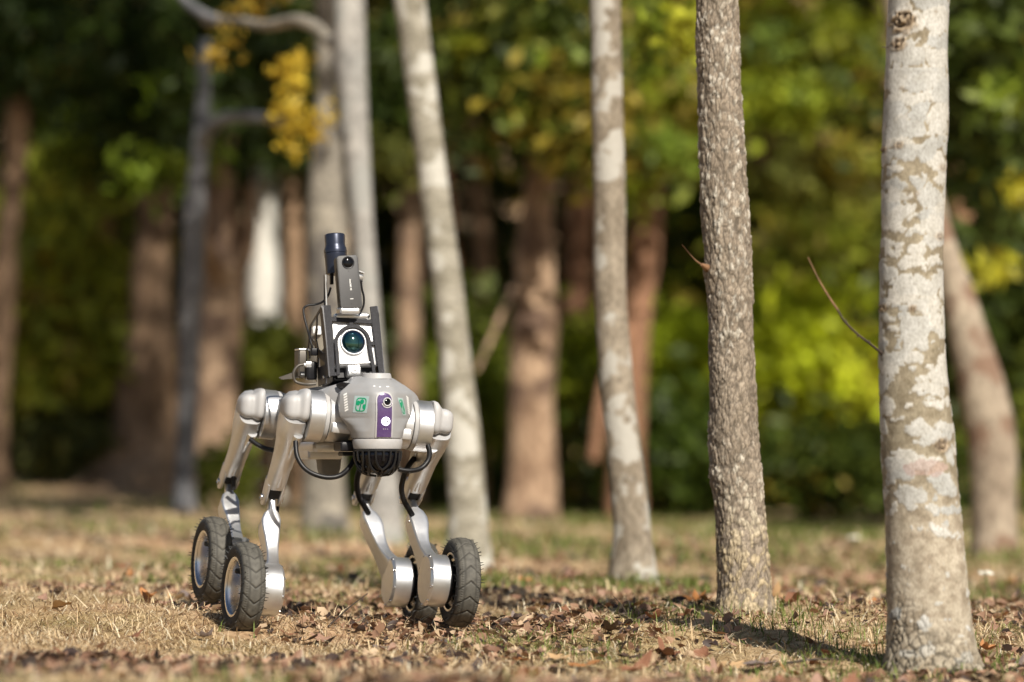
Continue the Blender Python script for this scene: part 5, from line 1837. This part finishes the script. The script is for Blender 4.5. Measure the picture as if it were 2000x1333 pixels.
# ---- crumbled leaf litter
def leaf_bits(name, n, y0, y1, s0, s1, rng, dens=0.0):
    x, y = sample_area(n, y0, y1, rng)
    ok = patchiness(x, y, 1.8, 43) + .5 * patchiness(x, y, 7, 47) + .8 * np.clip(x, -.7, .8) > rng.uniform(-.6, .6, n) - dens
    x, y = x[ok], y[ok]
    k = len(x)
    z = ground(x, y) + rng.uniform(.002, .014, k)
    s = rng.uniform(s0, s1, k)
    a = rng.normal(size=(k, 3)) * (1, 1, .35); a /= np.linalg.norm(a, axis=1)[:, None]
    q = rng.normal(size=(k, 3)) * (1, 1, .35); q -= a * (q * a).sum(1)[:, None]; q /= np.linalg.norm(q, axis=1)[:, None]
    nn = np.cross(a, q); nn *= np.sign(nn[:, 2:3])
    C = np.stack([x, y, z], 1)
    out = []
    for j in range(6):
        t = 2 * np.pi * j / 6
        rr = s * rng.uniform(.5, 1.1, k)
        out.append(C + a * (np.cos(t) * rr)[:, None] + q * (np.sin(t) * rr * .7)[:, None] + nn * (s * rng.uniform(-.1, .5, k))[:, None])
    V = np.stack([C] + out, 1).reshape(-1, 3)
    i = np.arange(k)[:, None] * 7
    lp = np.concatenate([np.concatenate([i, i + 1 + j, i + 1 + (j + 1) % 6], 1) for j in range(6)], 1).ravel()
    t = rng.uniform(0, 1, k)[:, None]
    c = np.array((.15, .075, .045)) * (1 - t) + np.array((.38, .235, .15)) * t
    u = rng.uniform(0, 1, k)
    c[u < .28] = (.05, .033, .028)  # darkest bits stand for shadowed holes in the litter
    c[u > .86] = (.46, .34, .22)
    me = npmesh(name, V, lp, np.full(6 * k, 3), np.repeat(c, 7, 0))
    tag(link(name, me, m=LEAFB), "crumbled brown leaf litter scattered through the dry grass", kind='stuff')


LEAFB = tintmat("dead_leaf", .6, .10, .35)
leaf_bits("leaf_litter", 11000, 5.2, 6.8, .006, .024, rg, .25)
leaf_bits("leaf_litter", 20000, 6.8, 9.4, .004, .018, rg, -.12)
leaf_bits("leaf_litter", 4500, 9.4, 15, .010, .026, rg, -.1)

# ---- whole fallen leaves, each one its own thing
def leaf_shape(seed, curl, lobes):
    r_ = random.Random(seed)
    N_ = 20
    pts = []
    for k in range(N_):
        t = 2 * math.pi * k / N_
        lob = 1 + .30 * math.cos(lobes * t) + .08 * r_.uniform(-1, 1)
        r = .5 * lob * (1.0 - .25 * abs(math.sin(t)))
        pts.append((r * math.cos(t) * 1.15, r * math.sin(t)))
    V = [(0, 0, 0)]
    cx, cy, tw = r_.uniform(.3, 1) * curl, r_.uniform(-.3, 1) * curl, r_.uniform(-.8, .8) * curl
    for f in (.55, 1.0):
        for x, y in pts:
            x, y = x * f, y * f
            V.append((x, y, cx * x * x * 1.6 + cy * y * y * 2.2 + tw * x * y * 1.5 + r_.uniform(-.03, .05)))
    F = [(0, 1 + k, 1 + (k + 1) % N_) for k in range(N_)]
    F += [(1 + k, 1 + N_ + k, 1 + N_ + (k + 1) % N_, 1 + (k + 1) % N_) for k in range(N_)]
    # the stalk
    b_ = len(V)
    V += [(-.5, -.012, .01), (-.5, .012, .01), (-.9, .0, .07)]
    F += [(b_, b_ + 1, b_ + 2)]
    return V, F


LCOL = {"rust brown": ((.25, .115, .06), (.17, .075, .04)), "pinkish brown": ((.36, .22, .155), (.27, .155, .105)), "dark brown": ((.085, .05, .035), (.055, .035, .025)),
        "tan": ((.50, .33, .17), (.42, .27, .14)), "grey brown": ((.22, .17, .15), (.17, .135, .12)), "orange brown": ((.42, .19, .065), (.32, .14, .05))}
LM_ALL = {}
for ci, (cn, (c1_, c2_)) in enumerate(LCOL.items()):
    mt_ = simple("leaf_" + cn.replace(" ", "_"), c1_, .55, 0, .2, 25, .5, 120, col2=c2_, spec=.4)
    for v, (curl, sh_) in enumerate(((.22, "flat"), (.5, "curled"), (1.0, "tightly curled"))):
        for lb in (3, 5):
            V, F = leaf_shape(ci * 10 + v * 3 + lb, curl, lb)
            me = bpy.data.meshes.new("fallen_leaf")
            me.from_pydata(V, [], F)
            me.materials.append(mt_)
            me.shade_smooth()
            LM_ALL[(cn, v, lb)] = (me, sh_)
MARKS = [("the pale lichen tree", P(1820, 1322, 6.9)), ("the flaky barked tree", P(1455, 1196, 8.0)), ("the slender grey trunk", P(1235, 1142, 9.9)),
         ("the robot's front left wheels", P(475, 1236, 7.4)), ("the robot's right hand wheels", P(880, 1234, 7.5)), ("the cream leaning trunk", P(910, 1120, 12.))]
MARKS[3] = ("the robot's left wheel pair", MARKS[3][1]); MARKS[4] = ("the robot's right wheel pair", MARKS[4][1])
lr = random.Random(99)
spots = []
# the ones one can pick out in the photograph: px, py, depth guess, size, colour, curl, rz
for px, py, d, s, cn, v in ((300, 1183, 8.0, .060, "rust brown", 1), (250, 1190, 8.0, .05, "dark brown", 1), (322, 1192, 7.9, .045, "pinkish brown", 0), (628, 1246, 7.35, .06, "pinkish brown", 1), (560, 1235, 7.4, .05, "rust brown", 1),
                            (605, 1240, 7.35, .05, "dark brown", 0), (912, 1226, 7.42, .045, "pinkish brown", 1), (876, 1224, 7.40, .022, "orange brown", 0), (955, 1195, 7.9, .05, "rust brown", 1), (240, 1284, 6.6, .08, "dark brown", 0),
                            (60, 1292, 6.5, .09, "dark brown", 0), (130, 1275, 6.7, .08, "rust brown", 0), (1175, 1318, 6.1, .075, "orange brown", 1), (1240, 1295, 6.5, .085, "rust brown", 1), (1285, 1280, 6.7, .07, "grey brown", 1),
                            (1330, 1300, 6.5, .08, "pinkish brown", 1), (1425, 1310, 6.4, .09, "rust brown", 0), (1480, 1300, 6.4, .07, "pinkish brown", 1), (1225, 1258, 7.0, .06, "dark brown", 1), (1302, 1255, 7.1, .06, "rust brown", 2),
                            (1375, 1250, 7.1, .05, "rust brown", 1), (1425, 1235, 7.3, .06, "pinkish brown", 1), (1552, 1196, 7.6, .045, "dark brown", 2), (1628, 1248, 7.1, .05, "rust brown", 1), (1400, 1270, 6.9, .07, "tan", 0),
                            (1480, 1266, 6.9, .09, "grey brown", 0), (1545, 1290, 6.5, .08, "pinkish brown", 1), (1620, 1302, 6.4, .07, "rust brown", 1), (1650, 1325, 6.2, .08, "rust brown", 1), (1965, 1300, 6.4, .085, "orange brown", 1),
                            (1990, 1290, 6.4, .07, "rust brown", 1), (1880, 1320, 6.2, .07, "pinkish brown", 2), (1030, 1290, 6.6, .06, "rust brown", 0), (1160, 1240, 7.3, .05, "dark brown", 0), (700, 1200, 7.9, .05, "grey brown", 0),
                            (1000, 1255, 7.0, .05, "pinkish brown", 0), (430, 1195, 7.7, .02, "rust brown", 0), (85, 1195, 7.9, .04, "pinkish brown", 1), (1340, 1190, 7.9, .05, "rust brown", 1), (1120, 1300, 6.3, .06, "grey brown", 1),
                            (1700, 1275, 6.8, .05, "tan", 1), (1590, 1265, 6.95, .045, "grey brown", 1), (1280, 1225, 7.4, .045, "rust brown", 1), (1440, 1262, 7.0, .05, "tan", 0), (820, 1300, 6.4, .06, "pinkish brown", 0),
                            (760, 1235, 7.35, .04, "rust brown", 1), (740, 1245, 7.3, .05, "dark brown", 1), (690, 1228, 7.5, .05, "rust brown", 0), (1000, 1190, 8.1, .05, "rust brown", 1), (1075, 1205, 7.8, .045, "grey brown", 1)):
    r_ = ray(px, py)
    spots.append((CAMP.x + r_.x * d / r_.y, d, s * .72, cn, v, 1))
for k in range(235):
    d = 5.6 + 6.5 * lr.random() ** 1.35
    x = lr.uniform(-1, 1) * (.134 * d + .02)
    if lr.random() > (.55 if x < .1 else 1.0): x = abs(x)
    if d > 7.0 and d < 8.2 and -.75 < x < 0.0 and lr.random() < .6: continue
    cn = lr.choice(["rust brown", "rust brown", "pinkish brown", "pinkish brown", "dark brown", "tan", "grey brown", "orange brown"])
    spots.append((x, d, lr.uniform(.026, .052), cn, lr.choice((0, 1, 1, 2)), 0))
for k, (x, d, s, cn, v, sharp) in enumerate(spots):
    me, shp = LM_ALL[(cn, v, lr.choice((3, 5)))]
    o = bpy.data.objects.new("fallen_leaf", me)
    COL.objects.link(o)
    z = gz(x, d)
    tl_ = .40 if v else .22
    o.rotation_euler = (lr.uniform(-tl_, tl_) + (.25 if sharp else 0), lr.uniform(-tl_, tl_), lr.uniform(0, 6.28))
    o.location = (x, d, z + .008 + .05 * s)
    o.scale = (s, s * lr.uniform(.75, 1.1), s)
    nm, mp_ = min(MARKS, key=lambda q: (q[1].x - x) ** 2 + (.5 * (q[1].y - d)) ** 2)
    side = "in front of" if d < mp_.y - .35 else ("behind" if d > mp_.y + .5 else ("left of" if x < mp_.x else "right of"))
    size = "big" if s > .05 else ("small" if s < .034 else "")
    dd_ = math.hypot(mp_.x - x, mp_.y - d)
    far_ = "close " if dd_ < .45 else ("well " if dd_ > 1.0 else "")
    tag(o, ("%s %s leaf, %s, %s%s %s" % (size, cn, shp, far_, side, nm)).strip(), "leaf", "fallen leaves on the ground")

same = {}
for o in COL.objects:
    if o.name.startswith("fallen_leaf"): same.setdefault(o['label'], []).append(o)
ORD = {2: ["left", "right"], 3: ["leftmost", "middle", "rightmost"]}
for lb_, os_ in same.items():
    n_ = len(os_)
    if n_ > 1:
        os_.sort(key=lambda q: q.location.x / q.location.y)
        w_ = ORD.get(n_) or ["leftmost"] + [["second", "third", "fourth", "fifth", "sixth", "seventh"][j] + " from left" for j in range(n_ - 2)] + ["rightmost"]
        for q, wd_ in zip(os_, w_):
            q['label'] = wd_ + " " + lb_

# ---- dry twigs on the ground
for k, (px, py, d, ln, az_, up_, w_, lb) in enumerate(((1010, 1262, 7.2, .10, .3, .3, .0016, "thin straw coloured stalk lying in front of the robot's right wheels"), (1233, 1228, 7.5, .07, 2.4, .9, .0013, "thin dark twig sticking up left of the flaky barked tree"),
                                                      (640, 1195, 7.5, .10, .8, .5, .0018, "dark grass stalk poking up between the robot's wheels"), (1500, 1262, 7.0, .16, .05, .05, .0030, "long dark twig lying flat in front of the flaky tree"),
                                                      (1595, 1252, 7.2, .09, 1.9, 1.0, .0012, "thin stalk standing left of the pale lichen tree"), (1690, 1205, 7.6, .12, .6, .6, .0014, "bent stalk leaning toward the pale lichen tree"))):
    r_ = ray(px, py)
    x = CAMP.x + r_.x * d / r_.y
    z = gz(x, d) + .006
    e = Vector((math.cos(az_) * math.cos(up_), .2 * math.sin(az_), math.sin(up_))).normalized() * ln
    o = MB().tube([(0, 0, -.004), tuple(e * .5 + Vector((.004, 0, .004))), tuple(e)], lambda t: w_ * (1 - .5 * t), 6, step=.01).build("twig", [MAT_TWIG, MAT_TWIGD][k in (1, 2, 3)], None, 60)
    o.location = (x, d, z)
    tag(o, lb, "twig")

# ---- small white wildflowers seen beyond the pale tree
PETAL = simple("white_petal", (.78, .76, .66), .6)
STEM = simple("green_stem", (.10, .16, .04), .6)
for k, (px, py, d, h_, lb) in enumerate(((1926, 1122, 9.4, .055, "small white wildflower standing beyond the foot of the pale lichen tree"), (1668, 1052, 12.5, .07, "pale seed head in the grass between the flaky tree and the pale tree"),
                                         (1395, 1010, 15., .10, "dim weed stalk behind the flaky barked tree's foot"), (1325, 1060, 11.0, .11, "tall green weed stalk right of the slender grey trunk"))):
    r_ = ray(px, py)
    x = CAMP.x + r_.x * d / r_.y
    g = gz(x, d)
    ztop = P(px, py, d).z
    root = empty("wildflower" if k < 2 else "weed_plant", (x, d, g))
    tag(root, lb, "flower" if k < 2 else "weed")
    h_ = max(.04, ztop - g)
    MB().tube([(0, 0, -.01), (.004, 0, h_ * .5), (-.002, 0, h_)], .0018, 6, step=.01).build("stem", STEM, root, 60)
    if k < 2:
        for j in range(7):
            a = 2 * math.pi * j / 7
            c_ = Vector((math.cos(a), math.sin(a) * .8, .25 * (j % 2))) * .011
            mb = MB().loft([[Vector((0, 0, h_)) + c_ * f + Vector((-math.sin(a) * w2, math.cos(a) * w2, (.004 if sgn_ else 0))) for w2, sgn_ in ((.004 * s2, 0), (-.004 * s2, 0), (-.004 * s2, 1), (.004 * s2, 1))] for f, s2 in ((.1, .6), (1, 1.6), (1.7, .5))])
            mb.build("petal", PETAL, root, 60)
    else:
        r2 = random.Random(k)
        for j in range(14):
            a = r2.uniform(0, 6.28); zc = h_ * (.25 + .75 * j / 14)
            e = Vector((math.cos(a), math.sin(a), r2.uniform(.1, .9))).normalized() * r2.uniform(.02, .045)
            n_ = Vector((-e.y, e.x, 0)).normalized() * .006
            c0 = Vector((0, 0, zc))
            MB().add([c0, c0 + e * .5 + n_, c0 + e, c0 + e * .5 - n_], [(0, 1, 2), (0, 2, 3)]).build("leaf", STEM, root, 60)

# longer bleached stalks lying criss-cross
x, y = sample_area(2600, 5.6, 9.2, rg)
k = len(x)
c = np.array((.80, .68, .46)) * rg.uniform(.7, 1.05, (k, 1))
me = blades("straw_stalks", x, y, rg.uniform(.05, .11, k), rg.uniform(.0016, .0028, k), np.abs(rg.normal(.1, .22, k)), c, rg, .25, .004)
tag(link("dry_grass", me, m=STRAW), "longer bleached straw stalks lying criss-cross on the grass", kind='stuff')
